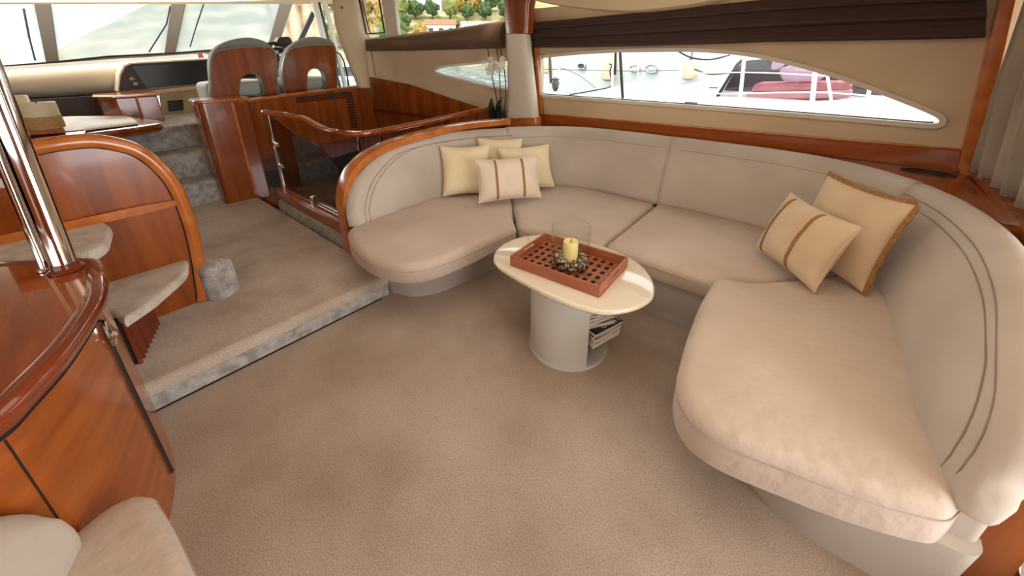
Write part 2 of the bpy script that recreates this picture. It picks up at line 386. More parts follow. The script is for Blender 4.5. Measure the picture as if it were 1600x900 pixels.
# carpet kerb and dark well of the companionway behind the balustrade
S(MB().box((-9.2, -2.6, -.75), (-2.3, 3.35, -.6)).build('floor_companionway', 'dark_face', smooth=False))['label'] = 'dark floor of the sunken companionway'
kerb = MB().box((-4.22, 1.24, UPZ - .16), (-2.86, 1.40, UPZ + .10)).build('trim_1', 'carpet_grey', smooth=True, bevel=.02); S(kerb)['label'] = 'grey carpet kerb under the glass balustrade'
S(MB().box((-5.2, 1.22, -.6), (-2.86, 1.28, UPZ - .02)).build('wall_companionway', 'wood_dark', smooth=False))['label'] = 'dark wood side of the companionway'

# ---- starboard wall, aft part: wood below, cream panel with the long window
YW = 3.42
wa = thing('wall_starboard', 'starboard wall with wood below and cream panel around the long window', 'wall', (-1.1, YW, 0), kind='structure')
XA, XB = -2.80, .62
def wy(px, py): return ony(px, py, YW)
hole_px = [(845, 89), (900, 83), (985, 78.5), (1080, 77.5), (1165, 83), (1250, 101), (1330, 126), (1400, 152), (1450, 172), (1468, 181), (1474, 188), (1470, 195), (1455, 197), (1300, 184), (1100, 168), (950, 157), (845, 149.5)]
hole = [wy(*q) for q in hole_px]
hole_s = rpoly(hole, [.01, .2, .2, .2, .2, .2, .2, .2, .1, .02, .02, .02, .04, .2, .2, .2, .01], 4)
outer = [V((XA, YW, 1.00)), V((XB, YW, 1.05)), V((XB, YW, 2.02)), V((XA, YW, 2.02))]
fill(outer, [hole_s], (0, .05, 0), 'cream_panel', 'cream', wa)
MB().prism([V((XA, YW - .012, -.1)), V((XB, YW - .012, -.1)), V((XB, YW - .012, 1.062)), V((XA, YW - .012, 1.0))], (0, .06, 0)).build('wood_panel', 'wood_x', wa, smooth=False)
MB().box((XB, YW - .012, -.1), (2.8, YW + .048, 1.06)).build('aft_wood_panel', 'wood_x', wa, smooth=False)
MB().box((XB, YW, 1.88), (2.8, YW + .05, 2.15)).build('aft_header', 'cream', wa, smooth=False)
MB().box((1.7, YW, 1.06), (1.78, YW + .05, 1.88)).build('aft_mullion', 'cream', wa, smooth=False)
MB().tube([V((XA, YW - .012, 1.0)), V((XB, YW - .012, 1.06))], .008, 8).build('wood_bead', 'wood_light', wa)
win = thing('window_1', 'long pointed side window in the cream wall', 'window', (-1.1, YW, 1.2), kind='structure')
c = sum(hole_s, V()) / len(hole_s)
mb = MB(); mb.sweep([p + V((0, -.004, 0)) for p in hole_s], [(-.014, -.02), (.014, -.02), (.014, .02), (-.014, .02)], up=(0, 1, 0), loop=True); mb.build('frame', 'cream_light', win)
low = [p for p in hole_s if p.z < c.z - .1]
low.sort(key=lambda p: p.x); low = [p for p in low if p.z < 1.212 and p.x < max(q.x for q in hole_s) - .03]
MB().tube([p + V((0, .03, .012)) for p in low], .009, 8).build('rubber_seal', 'rubber', win)
fill([p + V((0, .04, 0)) for p in hole_s], [], (0, .005, 0), 'pane', 'glass', win)
# ---- starboard wall, forward part (angled in towards the bow)
A0 = V((-2.80, 3.42, 0)); A1 = V((-5.15, 2.97, 0))
an = V((-(A1 - A0).y, (A1 - A0).x, 0)).normalized()
if an.y < 0: an = -an
wf = thing('wall_starboard_forward', 'cream and wood side wall above the companionway', 'wall', (-4, 3.2, 0), kind='structure')
def wfp(px, py, off=0): return onpl(px, py, A0 + an * off, an)
h2 = [wfp(*q) for q in [(681, 112), (684, 107), (695, 104), (740, 99), (800, 93), (800, 141), (760, 133), (720, 123), (690, 116)]]
h2 = rpoly(h2, [.03, .03, .1, .2, .01, .01, .2, .2, .1], 4)
h3 = [wfp(*q) for q in [(570, 60), (566, -25), (792, -50), (792, 31), (700, 46)]]
A2 = A0 + (A1 - A0) * 1.05
out2 = [A0 + V((0, 0, .9)), V((A2.x, A2.y, .9)), V((A2.x, A2.y, 2.75)), A0 + V((0, 0, 2.75))]
fill(out2, [h2, h3], an * .05, 'cream_panel', 'cream', wf)
wp = [wfp(577, 120, -.015), wfp(640, 132, -.015), wfp(700, 152, -.015), wfp(755, 170, -.015), A0 - an * .015 + V((0, 0, .92)), A0 - an * .015 + V((0, 0, -.6)), V((A2.x, A2.y, -.6)) - an * .015, V((A2.x, A2.y, 1.0)) - an * .015]
MB().prism(wp, an * .03).build('wood_panel', 'wood', wf, smooth=False)
# narrow wood ledge on the lower wall
a = wfp(585, 171, -.02); b = wfp(705, 187, -.02)
MB().sweep([a, b], [(-.04, -.012), (.04, -.012), (.04, .012), (-.04, .012)]).build('ledge', 'wood_dark', wf, smooth=False)
# vertical seam in the cream panel
MB().tube([wfp(580, 80, -.001), wfp(587, 119, -.001)], .004, 6).build('seam', 'valance', wf)
w2 = thing('window_2', 'small pointed window showing rippled water', 'window', (-3.7, 3.25, 1.2), kind='structure')
MB().sweep([p - an * .004 for p in h2], [(-.012, -.02), (.012, -.02), (.012, .02), (-.012, .02)], up=an, loop=True).build('frame', 'white_mat', w2)
MB().tube([p + an * .03 + V((0, 0, .01)) for p in h2[-26:-6]], .007, 6).build('rubber_seal', 'rubber', w2)
fill([p + an * .03 for p in h2], [], an * .005, 'pane', 'glass', w2)
w3 = thing('window_3', 'upper side window with hillside houses and trees beyond', 'window', (-4, 3.2, 1.9), kind='structure')
fill([p + an * .03 for p in h3], [], an * .005, 'pane', 'glass', w3)
# white mullion and dark sliding frame at the forward end of the upper window
MB().prism([wfp(604, 57, -.01), wfp(622, 55, -.01), wfp(614, -15, -.01), wfp(594, -15, -.01)], an * .06).build('mullion', 'cream_light', w3, smooth=False, bevel=.006)
MB().tube([wfp(558, -15, -.004), wfp(573, 53, -.004), wfp(601, 50.5, -.004), wfp(590, -15, -.004)], .012, 8).build('sliding_frame', 'black', w3)
MB().tube([wfp(566, 2, -.004), wfp(578, 53, -.004)], .008, 8).build('sliding_frame_rail', 'black', w3)
# padded brown valance under the upper window
va = [wfp(570, 62, -.02), wfp(640, 56, -.02), wfp(700, 48, -.02), wfp(788, 34, -.02)]
vb = [wfp(572, 80, -.02), wfp(640, 79.5, -.02), wfp(700, 78, -.02), wfp(788, 75, -.02)]
mb = MB(); rings = []
for a, b in zip(va, vb):
    ring = []
    for k in range(13):
        t = k / 12; q = a.lerp(b, t); ring.append(q - an * (.09 * math.sin(PI * t) ** .6))
    rings.append(ring + [b + an * .02, a + an * .02])
mb.loft(rings); mb.build('valance', 'valance', wf)

# ---- forward cream corner post beside the helm side window
post = MB()
pn = V((1, 0, 0))
pl = [onx(517, -25, -5.0), onx(524, 40, -5.0), onx(545, 100, -5.0), onx(560, 137, -5.0)]
pr_ = [onx(556, -25, -5.0), onx(563, 30, -5.0), onx(570, 65, -5.0), onx(578, 137, -5.0)]
pl = cr(pl, 5); pr_ = cr(pr_, 5)
rings = []
for a, b in zip(pl, pr_):
    mid = (a + b) / 2; hw = (b - a) / 2
    rings.append([mid + hw * math.cos(t) + V((.07 * math.sin(t), 0, 0)) for t in [2*PI*k/20 for k in range(20)]])
post.loft(rings); S(post.build('trim_2', 'cream', smooth=True))['label'] = 'cream corner post forward of the upper side window'
MB().lathe([(.0, 0), (.014, 0), (.014, .01), (0, .012)], (0, 0, 0), 14).build('stud', 'wood_dark', bpy.data.objects['trim_2']).matrix_world = Matrix.Translation(onx(534, 12, -4.925)) @ Matrix.Rotation(PI/2, 4, 'Y')

# ---- padded pillar between the two side walls with wood ends
pil = thing('pillar', 'cream padded pillar with wood cap between the side windows', 'pillar', (-2.6, 3.2, .9), kind='structure')
YP = 3.14
def pcol(rows, d, name, mat):
    rings = []
    for (x0, x1, py) in rows:
        a = ony(x0, py, YP); b = ony(x1, py, YP); mid = (a + b) / 2; hw = (b - a) / 2
        ring = []
        for k in range(28):
            t = 2*PI*k/28; cs, sn = math.cos(t), math.sin(t)
            e = .55
            ring.append(mid + hw * (abs(cs)**e * (1 if cs > 0 else -1)) + V((0, d * (abs(sn)**e * (1 if sn > 0 else -1)) + d, 0)))
        rings.append(ring)
    return MB().loft(rings).build(name, mat, pil)
pcol([(787, 833, 185), (788, 832, 178), (790, 829, 150), (789, 822, 90), (788, 818, 53)], .07, 'padded_shaft', 'cream_light')
pcol([(786, 822, 52), (785, 823, 40), (784, 824, 8), (783, 826, 2), (782, 828, -20)], .075, 'wood_cap', 'wood')
pcol([(789, 836, 199), (788, 835, 184)], .08, 'wood_foot', 'wood_light')
# upright wood strips between pillar and long window
for x0, x1, y0, x2, x3, y1, mt_ in ((818, 828, -20, 834, 842, 182, 'wood'), (828, 835, 40, 840, 846, 178, 'wood_light')):
    MB().prism([ony(x0, y0, 3.36), ony(x1, y0, 3.36), ony(x3, y1, 3.36), ony(x2, y1, 3.36)], (0, .05, 0)).build('wood_strip', mt_, pil, smooth=False, bevel=.004)
MB().prism([ony(826, 0, 3.355), ony(829, 0, 3.355), ony(838, 178, 3.355), ony(835, 178, 3.355)], (0, .05, 0)).build('dark_joint', 'dark_seam', pil, smooth=False)

# ---- wood post at the aft end of the side wall
S(MB().prism([ony(1536, 232, 3.36), ony(1594, -30, 3.36), ony(1568, -30, 3.36), ony(1497, 262, 3.36), ony(1510, 300, 3.36), ony(1536, 300, 3.36)], (0, .08, 0)).build('trim_3', 'wood_light', smooth=False, bevel=.006))['label'] = 'upright wood post at the aft end of the side wall'

# ---- ceiling
cl = thing('ceiling', 'cream vinyl ceiling', 'ceiling', (-1, 1, 2.1), kind='structure')
edge = [onz(x, y, 2.06) for x, y in ((782, 2), (840, 3))] 
cpl = [V((2.8, -2.6, 2.12)), V((2.8, 3.5, 2.12)), V((.6, 3.46, 2.12)), V((-2.75, 3.44, 2.12)), V((-3.0, 3.1, 2.12)), V((-3.2, 2.4, 2.12)), V((-3.2, -2.6, 2.12))]
MB().prism(cpl, (0, 0, .05)).build('aft_panel', 'ceiling', cl, smooth=False)
# cornice roll above the blind: its lower edge is the curve seen over the brown blind
cpts = [(760, -30), (800, -12), (840, 2), (900, 13), (960, 18), (1000, 18), (1060, 12), (1110, 4), (1160, -8), (1300, -30)]
cur = cr([ony(x, y, 3.2) for x, y in cpts], 5)
rings = [[p + V((0, 0, 0)), p + V((0, -.03, .01)), p + V((0, -.12, .16)), p + V((0, .0, .3)), p + V((0, .1, .3)), p + V((0, .1, .0))] for p in cur]
MB().loft(rings).build('cornice', 'ceiling', cl)
hx = [onx(x, 5.5, -7.25) for x in (-60, 100, 280, 400, 490, 530)]
hx.insert(0, hx[0] + V((0, -2.2, 0)))
rings = [[p, p + V((.05, 0, -.01)), p + V((.6, 0, .10)), p + V((4.1, 0, -.2)), p + V((4.1, 0, .3)), p + V((-.6, 0, .3))] for p in hx]
MB().loft(rings).build('forward_panel', 'ceiling', cl)

# ---- roman blind above the long window
bl = thing('roman_blind', 'dark brown pleated roman blind above the long window', 'blind', (-1.1, 3.36, 1.68))
YB = 3.36
# rows measured along the pleats: top edge to bottom edge, at several places along the wall
colsx = [(832, (36, 44, 58, 72)), (900, (30, 40, 56, 71.5)), (1000, (20, 32, 51, 69)), (1100, (10, 24, 46, 66)), (1200, (0, 15, 40, 62)), (1300, (-9, 9, 35, 60)), (1400, (-16, 4, 31, 58)), (1500, (-22, 0, 27, 56)), (1540, (-24, -2, 25, 54))]
for i in range(3):
    rings = []
    for k, (x, ys) in enumerate(colsx):
        a = ony(x, ys[i], YB); b = ony(x, ys[i + 1], YB); b.z -= .015
        ring = []
        for j in range(11):
            t = j / 10; q = a.lerp(b, t); ring.append(q - V((0, .012 + .05 * t ** 1.6 * (1 - t ** 14) + .018 * (2 - i) + .006 * noise.noise(V((q.x * 3, i * 5, t))), 0)))
        rings.append(ring + [b + V((0, .02, 0)), a + V((0, .02, 0))])
    MB().loft(rings).build('fold', 'blind', bl)
a = ony(840, 75, YB); b = ony(1532, 57, YB)

# ================================================================ HELM AND FOREPART
# ---- wood bulkhead behind the helm seats
bk = thing('helm_bulkhead', 'varnished wood bulkhead with vent slots behind the helm seats', 'bulkhead', (-4.8, 1.9, UPZ), kind='structure')
B0 = V((-4.80, .97, 0)); B1 = V((-4.82, 1.28, 0)); B2 = V((-5.115, 3.09, 0))
bn = V(((B2 - B1).y, -(B2 - B1).x, 0)).normalized()
if bn.x < 0: bn = -bn
def bkp(px, py, off=0): return onpl(px, py, B1 + bn * off, bn)
tops = [bkp(386, 159), bkp(450, 149), bkp(576, 134)]
face = [bkp(386, 159), bkp(450, 149), bkp(576, 134), V((B2.x, B2.y, -.6)), V((B1.x, B1.y, -.6))]
MB().prism(face, -bn * .05).build('panel', 'wood', bk, smooth=False)
MB().sweep([bkp(372, 159, .01), bkp(450, 148, .01), bkp(577, 133, .01)], [(-.07, -.012), (.03, -.012), (.035, 0), (.03, .012), (-.07, .012)]).build('cap', 'wood_light', bk)
# rounded end column
colm = rpoly([V((-4.78, .93, 0)), V((-4.78, 1.36, 0)), V((-5.15, 1.38, 0)), V((-5.15, .95, 0))], [.06, .02, .02, .06], 5)
MB().loft([[p + V((0, 0, z)) for p in colm] for z in (UPZ - .02, 1.185)]).build('end_column', 'wood', bk, auto=.6)
MB().loft([[p + V((0, 0, z)) for p in offset2(colm, -.018)] for z in (1.185, 1.215)]).build('column_cap', 'wood_light', bk, bevel=.01)
for px in (372, 389):
    a = onx(px, 162, -4.772); b = onx(px + (405 - 389 if px == 389 else 26), 303, -4.772)
MB().prism([V((-4.776, 1.20, .2)), V((-4.776, 1.225, .2)), V((-4.776, 1.225, 1.18)), V((-4.776, 1.20, 1.18))], (.01, 0, 0)).build('edge_bead', 'wood_light', bk, smooth=False)
# vent slots: three long ones along the top and a column of short ones
for k in range(3):
    a = bkp(463, 153.5 + k * 3.2, .004); b = bkp(541, 144.5 + k * 3.4, .004)
    MB().sweep([a, b], [(-.004, -.007), (.004, -.007), (.004, .007), (-.004, .007)]).build('vent_slot', 'dark_seam', bk, smooth=False)
for k in range(13):
    y = 146 + k * 4.4; x = 540 + k * .75
    MB().sweep([bkp(x, y, .004), bkp(x + 10, y - .8, .004)], [(-.004, -.009), (.004, -.009), (.004, .009), (-.004, .009)]).build('vent_slot', 'dark_seam', bk, smooth=False)
# lower darker band, grille and black stowage opening
MB().prism([bkp(394, 247, .006), bkp(520, 222, .006), bkp(600, 207, .006), bkp(600, 280, .006), bkp(402, 296, .006)], bn * .006).build('lower_panel', 'wood_dark', bk, smooth=False)
MB().prism([bkp(402, 270, .014), bkp(470, 262, .014), bkp(560, 235, .014), bkp(560, 290, .014), bkp(406, 292, .014)], bn * .004).build('dark_opening', 'black', bk, smooth=False)
for k in range(3):
    MB().sweep([bkp(420, 247 + 4 * k, .02), bkp(434, 244 + 4 * k, .02)], [(-.004, -.006), (.004, -.006), (.004, .006), (-.004, .006)]).build('grille_slat', 'steel_dark', bk, smooth=False)

# ---- helm seats: wood shells with a D-shaped opening, padded rims
def helm_seat(label, outer_px, hole_px, X, pad_px):
    pts = [onx(x, y, X) for x, y in outer_px]; c = sum(pts, V()) / len(pts)
    root = thing('helm_chair', label, 'chair', (X - .2, c.y, .91), 'helm seats side by side')
    o = cr(pts, 5, True); h = cr([onx(x, y, X) for x, y in hole_px], 4, True)
    hb = [V((p.x, p.y, p.z)) for p in h]
    fill(o, [hb], (-.035, 0, 0), 'wood_shell', 'wood', root)
    pad = cr([onx(x, y, X - .03) for x, y in pad_px], 5, True); hp = [p + (p - sum(h, V()) / len(h)) * -.06 + V((-.03, 0, 0)) for p in h]
    pd = fill([p for p in pad], [[q for q in hp]], (-.11, 0, 0), 'padded_back', 'seat_grey', root, smooth=True)
    bv = pd.modifiers.new('round', 'BEVEL'); bv.width = .03; bv.segments = 3; bv.limit_method = 'ANGLE'; bv.angle_limit = 1.0
    MB().tube([p + V((.004, 0, 0)) for p in o], .01, 6, loop=True).build('rim_piping', 'seat_grey', root)
    y0 = min(p.y for p in o); y1 = max(p.y for p in o)
    sp = rpoly([V((X - .14, y0 + .01, 0)), V((X - .14, y1 - .01, 0)), V((X - .62, y1 - .01, 0)), V((X - .62, y0 + .01, 0))], .08, 5)
    cushion('seat_cushion', sp, 1.06, 1.345, .05, 'seat_pale', root, .015, .002)
    MB().lathe([(.16, .91), (.16, .93), (.05, .95), (.05, 1.05), (.2, 1.055), (.2, 1.06)], (X - .36, (y0 + y1) / 2, 0), 24).build('pedestal', 'steel_dark', root)
    return root
helm_seat('helm seat nearer the stairs, wood back with D-shaped opening',
    [(334, 158), (330, 130), (329, 100), (334, 83), (350, 77), (380, 73.5), (410, 73), (425, 76), (431, 90), (432, 120), (431, 157), (380, 160)],
    [(376, 150), (375, 135), (378, 122), (387, 115.5), (397, 114.5), (407, 118), (412, 130), (414, 148), (395, 150)], -5.16,
    [(334, 158), (330, 130), (328, 100), (332, 82), (350, 67), (384, 58.5), (412, 64), (427, 76), (432, 92), (433, 120), (432, 157), (380, 160)])
helm_seat('helm seat nearer the side window, wood back with D-shaped opening',
    [(449, 150), (442, 120), (443, 100), (449, 82), (460, 74), (490, 70), (515, 70.5), (523, 74), (525, 95), (524, 140), (490, 147)],
    [(481, 142), (480, 128), (482, 113), (489, 107), (499, 106.5), (507, 110), (511, 122), (511, 139), (496, 141)], -5.26,
    [(449, 150), (441, 120), (442, 100), (448, 80), (465, 65), (488, 57.5), (510, 61), (523, 70), (527, 95), (526, 140), (490, 147)])

# ---- dashboard, binnacle and wheel
da = thing('helm_dash', 'cream dash with dark instrument face below the windscreen', 'dashboard', (-7.2, 1.2, .91))
def slab(px, X, ext, name, mat, par_, bev=0.0):
    return MB().prism([onx(x, y, X) for x, y in px], (ext, 0, 0)).build(name, mat, par_, smooth=bool(bev), bevel=bev)
# cream bolster running under the windscreen
rings = []
for x, yt, yb in ((-420, 150, 200), (-40, 112, 160), (20, 109, 156), (90, 104, 152), (160, 99, 148), (200, 96, 145), (240, 94, 140), (340, 87, 130)):
    a = onx(x, yt, -7.3); b = onx(x + 6, yb, -7.3)
    rings.append([a + V((-.7, 0, .04))] + [a.lerp(b, .5 - .5 * math.cos(t)) + V((.22 * math.sin(t), 0, 0)) for t in [PI*k/12 for k in range(13)]] + [b + V((-.7, 0, -.1))])
MB().loft(rings).build('bolster', 'cream_light', da)
# instrument console: cream hood with a dark sloping face
X = -6.75
hood = cr([onx(x, y, X) for x, y in ((184, 145), (184, 128), (187, 112), (193, 102), (200, 98))], 4) 
hoodr = [p + V((0, 1.75, .0)) for p in hood]
slab([(184, 145), (186, 116), (193, 102), (204, 97.5), (335, 90), (420, 86), (420, 122), (335, 130)], X, -.35, 'hood', 'cream_light', da, .02)
slab([(186, 143), (189, 118), (196, 104.5), (206, 100), (335, 93), (420, 89), (420, 118), (335, 128)], X + .012, -.01, 'instrument_face', 'dark_face', da)
slab([(229, 138), (206, 103.5), (312, 97.5), (330, 111), (332, 129)], X + .03, -.02, 'black_screen', 'black', da)
slab([(186, 147), (330, 131), (420, 121), (420, 126), (330, 137.5), (250, 147)], X + .03, -.1, 'lower_lip', 'cream', da, .01)
for x, y in ((206, 123), (212, 131)):
    MB().lathe([(.0, 0), (.035, 0), (.035, .012), (.028, .016), (0, .012)], (0, 0, 0), 18).build('dial', 'steel_dark', da).matrix_world = Matrix.Translation(onx(x, y, X + .02)) @ Matrix.Rotation(PI/2, 4, 'Y')
slab([(250, 147), (330, 137), (330, 215), (258, 215)], X - .1, -.05, 'knee_panel', 'cream', da)
slab([(262, 158), (286, 156), (287, 172), (264, 174)], X - .08, -.02, 'knee_vent', 'black', da)
for k in range(4):
    slab([(263, 161 + 3.2 * k), (286, 159 + 3.2 * k), (286, 160 + 3.2 * k), (263, 162 + 3.2 * k)], X - .07, -.01, 'vent_slat', 'steel_dark', da)
bi = thing('instrument_binnacle', 'dark binnacle with round gauges and throttle between the helm seats', 'instruments', (-6.6, 2.0, 1.2))
X = -6.4
slab([(418, 66), (440, 64), (470, 67), (475, 120), (420, 125)], X, -.2, 'gauge_panel', 'black', bi, .01)
bcx = onx(447, 110, X)
MB().box((X - .28, bcx.y - .3, .905), (X - .02, bcx.y + .3, bcx.z + .1)).build('pedestal', 'dark_face', bi, smooth=True, bevel=.02)
slab([(433, 65), (437, 58), (452, 57), (457, 62), (457, 70), (434, 71)], X + .05, -.15, 'compass_hood', 'dark_face', bi, .02)
for x, y in ((428, 73), (436, 75), (444, 78), (430, 82), (438, 86)):
    MB().lathe([(0, 0), (.028, 0), (.028, .012), (.022, .016), (0, .01)], (0, 0, 0), 16).build('gauge', 'chrome', bi).matrix_world = Matrix.Translation(onx(x, y, X + .01)) @ Matrix.Rotation(PI/2, 4, 'Y')
wh = thing('steering_wheel', 'dark steering wheel seen between the helm seats', 'wheel', onx(440, 100, -6.1))
cw = onx(440, 99, -6.1); R = .19
MB().tube([cw + V((-.3 * R * math.sin(t), R * math.cos(t), R * math.sin(t))) for t in [2*PI*k/28 for k in range(28)]], .016, 8, loop=True).build('rim', 'black', wh)
MB().tube([cw, cw + V((-.32, 0, -.12))], .025, 10).build('column', 'black', wh)
for k in range(5):
    t = 2*PI*k/5 + .3
    MB().tube([cw, cw + V((-.3 * R * math.sin(t), R * math.cos(t), R * math.sin(t)))], .009, 6).build('spoke', 'steel_dark', wh)
MB().lathe([(0, 0), (.04, 0), (.03, .03), (0, .035)], (0, 0, 0), 14).build('hub', 'steel_dark', wh).matrix_world = Matrix.Translation(cw) @ Matrix.Rotation(PI/2, 4, 'Y')
fg = thing('desk_flag', 'tiny red and dark pennant on the dash', 'flag', onx(312, 93, -6.9))
MB().tube([onx(311, 95, -6.9), onx(310, 82, -6.9)], .005, 6).build('stick', 'steel_dark', fg)
fp = [onx(x, y, -6.9) for x, y in ((308, 82), (314, 81), (319, 90), (311, 91))]
MB().prism(fp, (.01, 0, 0)).build('cloth', pbr('flag_red', (190, 120, 120), .8), fg, smooth=False)

# ---- windscreen: raked panes, mullions, wipers
ws = thing('windscreen', 'raked windscreen in panes veiled by a white mesh cover', 'windscreen', (-8, 1, 1.6), kind='structure')
wn = V((1, 0, .85)).normalized(); wp0 = V((-8.0, 0, 1.58))
def wsp(px, py, off=0): return onpl(px, py, wp0 + wn * off, wn)
def pane(pts, name, mat, root, th=.006): 
    return MB().prism([wsp(*q) for q in pts], wn * th).build(name, mat, root, smooth=False)
pane([(-420, 3), (56, 3), (74, 101), (-420, 150)], 'pane', 'veil', ws)
pane([(76, 3), (268, 3), (262, 86), (170, 90), (92, 97)], 'pane', 'veil', ws)
pane([(286, 3), (440, 3), (424, 75), (335, 78), (272, 84)], 'pane', 'veil', ws)
def bar(pts, name, mat, root, off=.05): return MB().prism([wsp(*q, off) for q in pts], -wn * .08).build(name, mat, root, smooth=False, bevel=.006)
bar([(52, 2), (78, 2), (92, 101), (73, 103)], 'mullion', 'mullion', ws)
bar([(268, 2), (290, 2), (272, 88), (256, 90)], 'mullion', 'mullion', ws)
bar([(438, 2), (458, 2), (437, 66), (420, 66)], 'mullion', 'mullion', ws)
bar([(-60, 110), (75, 97), (170, 88), (262, 83.5), (335, 77), (430, 66), (430, 72), (335, 84), (262, 91), (170, 98), (75, 107), (-60, 118)], 'sill', 'steel_dark', ws, .06)
MB().tube([wsp(-60, 109, .06), wsp(75, 98, .06), wsp(170, 88, .06), wsp(262, 83.5, .06), wsp(335, 78, .06), wsp(424, 72, .06)], .012, 6).build('rubber_seal', 'rubber', ws)
for a, b, c_ in (((37, 14), (46, 60), (55, 94)), ((266, 10), (260, 38), (233, 81)), ((318, 7), (307, 40), (297, 73))):
    wi = thing('wiper', {37: 'black wiper on the leftmost windscreen pane', 266: 'black wiper on the middle windscreen pane beside the mullion', 318: 'black wiper on the windscreen pane nearest the helm seats'}[a[0]], 'wiper', wsp(*c_, -.04), 'windscreen wipers')
    MB().tube([wsp(*a, .02), wsp(*b, .02)], .011, 6).build('blade', 'rubber', wi)
    MB().tube([wsp(*b, .022), wsp(*c_, .022)], .009, 6).build('arm', 'rubber', wi)
# corner quarter light and helm side window
q5 = thing('window_5', 'slanted quarter window at the starboard end of the windscreen', 'window', (-7, 3, 1.7), kind='structure')
MB().prism([onx(x, y, -7.0) for x, y in ((456, 6), (500, 4), (501, 62), (437, 66))], (.006, 0, 0)).build('pane', 'glass', q5, smooth=False)
MB().prism([onx(x, y, -6.95) for x, y in ((486, 18), (491, 24), (472, 64), (464, 64))], (.04, 0, 0)).build('dark_brace', 'black', q5, smooth=False)
MB().prism([onx(x, y, -6.95) for x, y in ((440, -10), (530, -14), (530, 4), (462, 6))], (.04, 0, 0)).build('header', 'ceiling', q5, smooth=False)
q6 = thing('window_6', 'narrow tall helm side window with white frame', 'window', (-6, 3.1, 1.6), kind='structure')
X = -6.0
for pts, mt_ in ((((486, 4), (494, 4), (527, 138), (521, 140)), 'white_mat'), (((494, 4), (498, 4), (531, 137), (527, 138)), 'black'), (((503, 2), (508, 2), (541, 136), (537, 138)), 'white_mat')):
    MB().prism([onx(x, y, X) for x, y in pts], (.05, 0, 0)).build('frame', mt_, q6, smooth=False)
MB().prism([onx(x, y, X - .02) for x, y in ((494, 0), (545, -8), (572, 140), (528, 142))], (.006, 0, 0)).build('pane', 'glass', q6, smooth=False)
MB().tube([onx(x, y, X + .1) for x, y in ((526, 82), (531, 84), (537, 95), (542, 115), (545, 137))], .012, 8).build('grab_rail', 'black', q6)

# ================================================================ PORT SIDE
# ---- arched wood stair panel with moulded rim
XP = -2.87
sp = thing('arched_partition', 'arched varnished wood partition beside the flybridge stair', 'partition', (XP, 0, UPZ))
arch_px = [(327, 474), (316, 395), (301, 335), (281, 288), (254, 254), (219, 229), (180, 217), (140, 212), (95, 215), (50, 222), (0, 232), (-80, 250)]
arch = cr([onx(x, y, XP) for x, y in arch_px], 5)
arch[0].z = UPZ
low = [V((XP, arch[-1].y, UPZ))]
MB().prism(arch + low, (-.035, 0, 0)).build('board', 'wood', sp, smooth=False)
# rim: rounded lighter band following the arch
ctr = V((XP, -.1, .5)); inn = []
for i, p in enumerate(arch):
    t = (arch[min(i + 1, len(arch) - 1)] - arch[max(i - 1, 0)]).normalized(); nrm = V((0, -t.z, t.y))
    if (ctr - p).dot(nrm) < 0: nrm = -nrm
    inn.append((p, nrm))
rings = []
for p, n_ in inn:
    rings.append([p + n_ * d + V((h, 0, 0)) for d, h in ((.058, -.036), (.058, .012), (.05, .02), (.03, .024), (.008, .02), (-.004, .008), (-.008, -.01), (-.004, -.045), (.02, -.05))])
MB().loft(rings).build('rim', 'wood_light', sp)
MB().tube([p + n_ * .06 + V((.002, 0, 0)) for p, n_ in inn], .004, 6).build('rim_joint', 'dark_seam', sp)
# moulding across the panel
mpx = [(276, 308), (270, 312), (220, 325), (160, 341), (80, 363), (0, 387), (-60, 404)]
mp_ = [onx(x, y, XP + .012) for x, y in mpx]
for p in mp_: p.z = .82
MB().sweep(mp_, [(-.01, -.022), (.02, -.026), (.026, -.008), (.014, .004), (.02, .02), (-.01, .026)], scale=[.2, .7, 1, 1, 1, 1, 1]).build('moulding', 'wood_light', sp)

# ---- stair treads carpeted in cream, climbing to port
def tread(label, px, z, th, r):
    P = [onz(x, y, z) for x, y in px]
    P = rpoly(P, r, 6)
    o, _ = cushion('stair_tread', [(p.x, p.y) for p in P], z - th, z, .02, 'tread', None, .004, .002, step=.02)
    tag(o, label, 'stair tread', 'carpeted flybridge stair treads'); return o
tread('lowest cream carpeted tread jutting from the arched panel above the slatted vent', [(293, 399), (291, 425), (240, 468), (193, 500), (150, 470), (160, 441)], .46, .05, [.03, .08, .02, .01, .0, .0])
tread('middle cream carpeted tread behind the chrome post', [(155, 341), (172, 352), (166, 380), (140, 396), (60, 402), (-40, 400), (-40, 392)], .80, .05, [.03, .04, .05, .08, .02, 0, 0])
tread('uppermost cream carpeted tread at the left edge', [(19, 264), (21, 272), (10, 278), (-40, 282), (-40, 268)], 1.10, .05, [.02, .03, .04, 0, 0])
# wood carrier under the middle tread
S(MB().prism([V((-2.86, -.75, .70)), V((-2.86, -.36, .70)), V((-2.86, -.36, .75)), V((-2.86, -.75, .75))], (.25, 0, 0)).build('trim_4', 'wood_dark', smooth=False, bevel=.006))['label'] = 'dark wood carrier below the middle stair tread'
# slatted vent below the lowest tread
ve = thing('slatted_vent', 'dark wood slatted vent under the lowest stair tread', 'vent', (-2.62, -.04, UPZ))
va_, vb_ = onz(246, 505, UPZ), onz(216, 572, UPZ)
vb2 = va_.lerp(vb_, .94)
MB().prism([va_, vb2, vb2 + V((0, 0, .27)), va_ + V((0, 0, .27))], (0, -.02, 0)).build('backing', 'dark_seam', ve, smooth=False)
for k in range(9):
    p = va_.lerp(vb_, (k + .5) / 9) + V((0, .008, 0))
    MB().box((p.x - .014, p.y - .01, UPZ), (p.x + .014, p.y + .008, UPZ + .28)).build('slat', 'wood_dark', ve, smooth=False, bevel=.003)
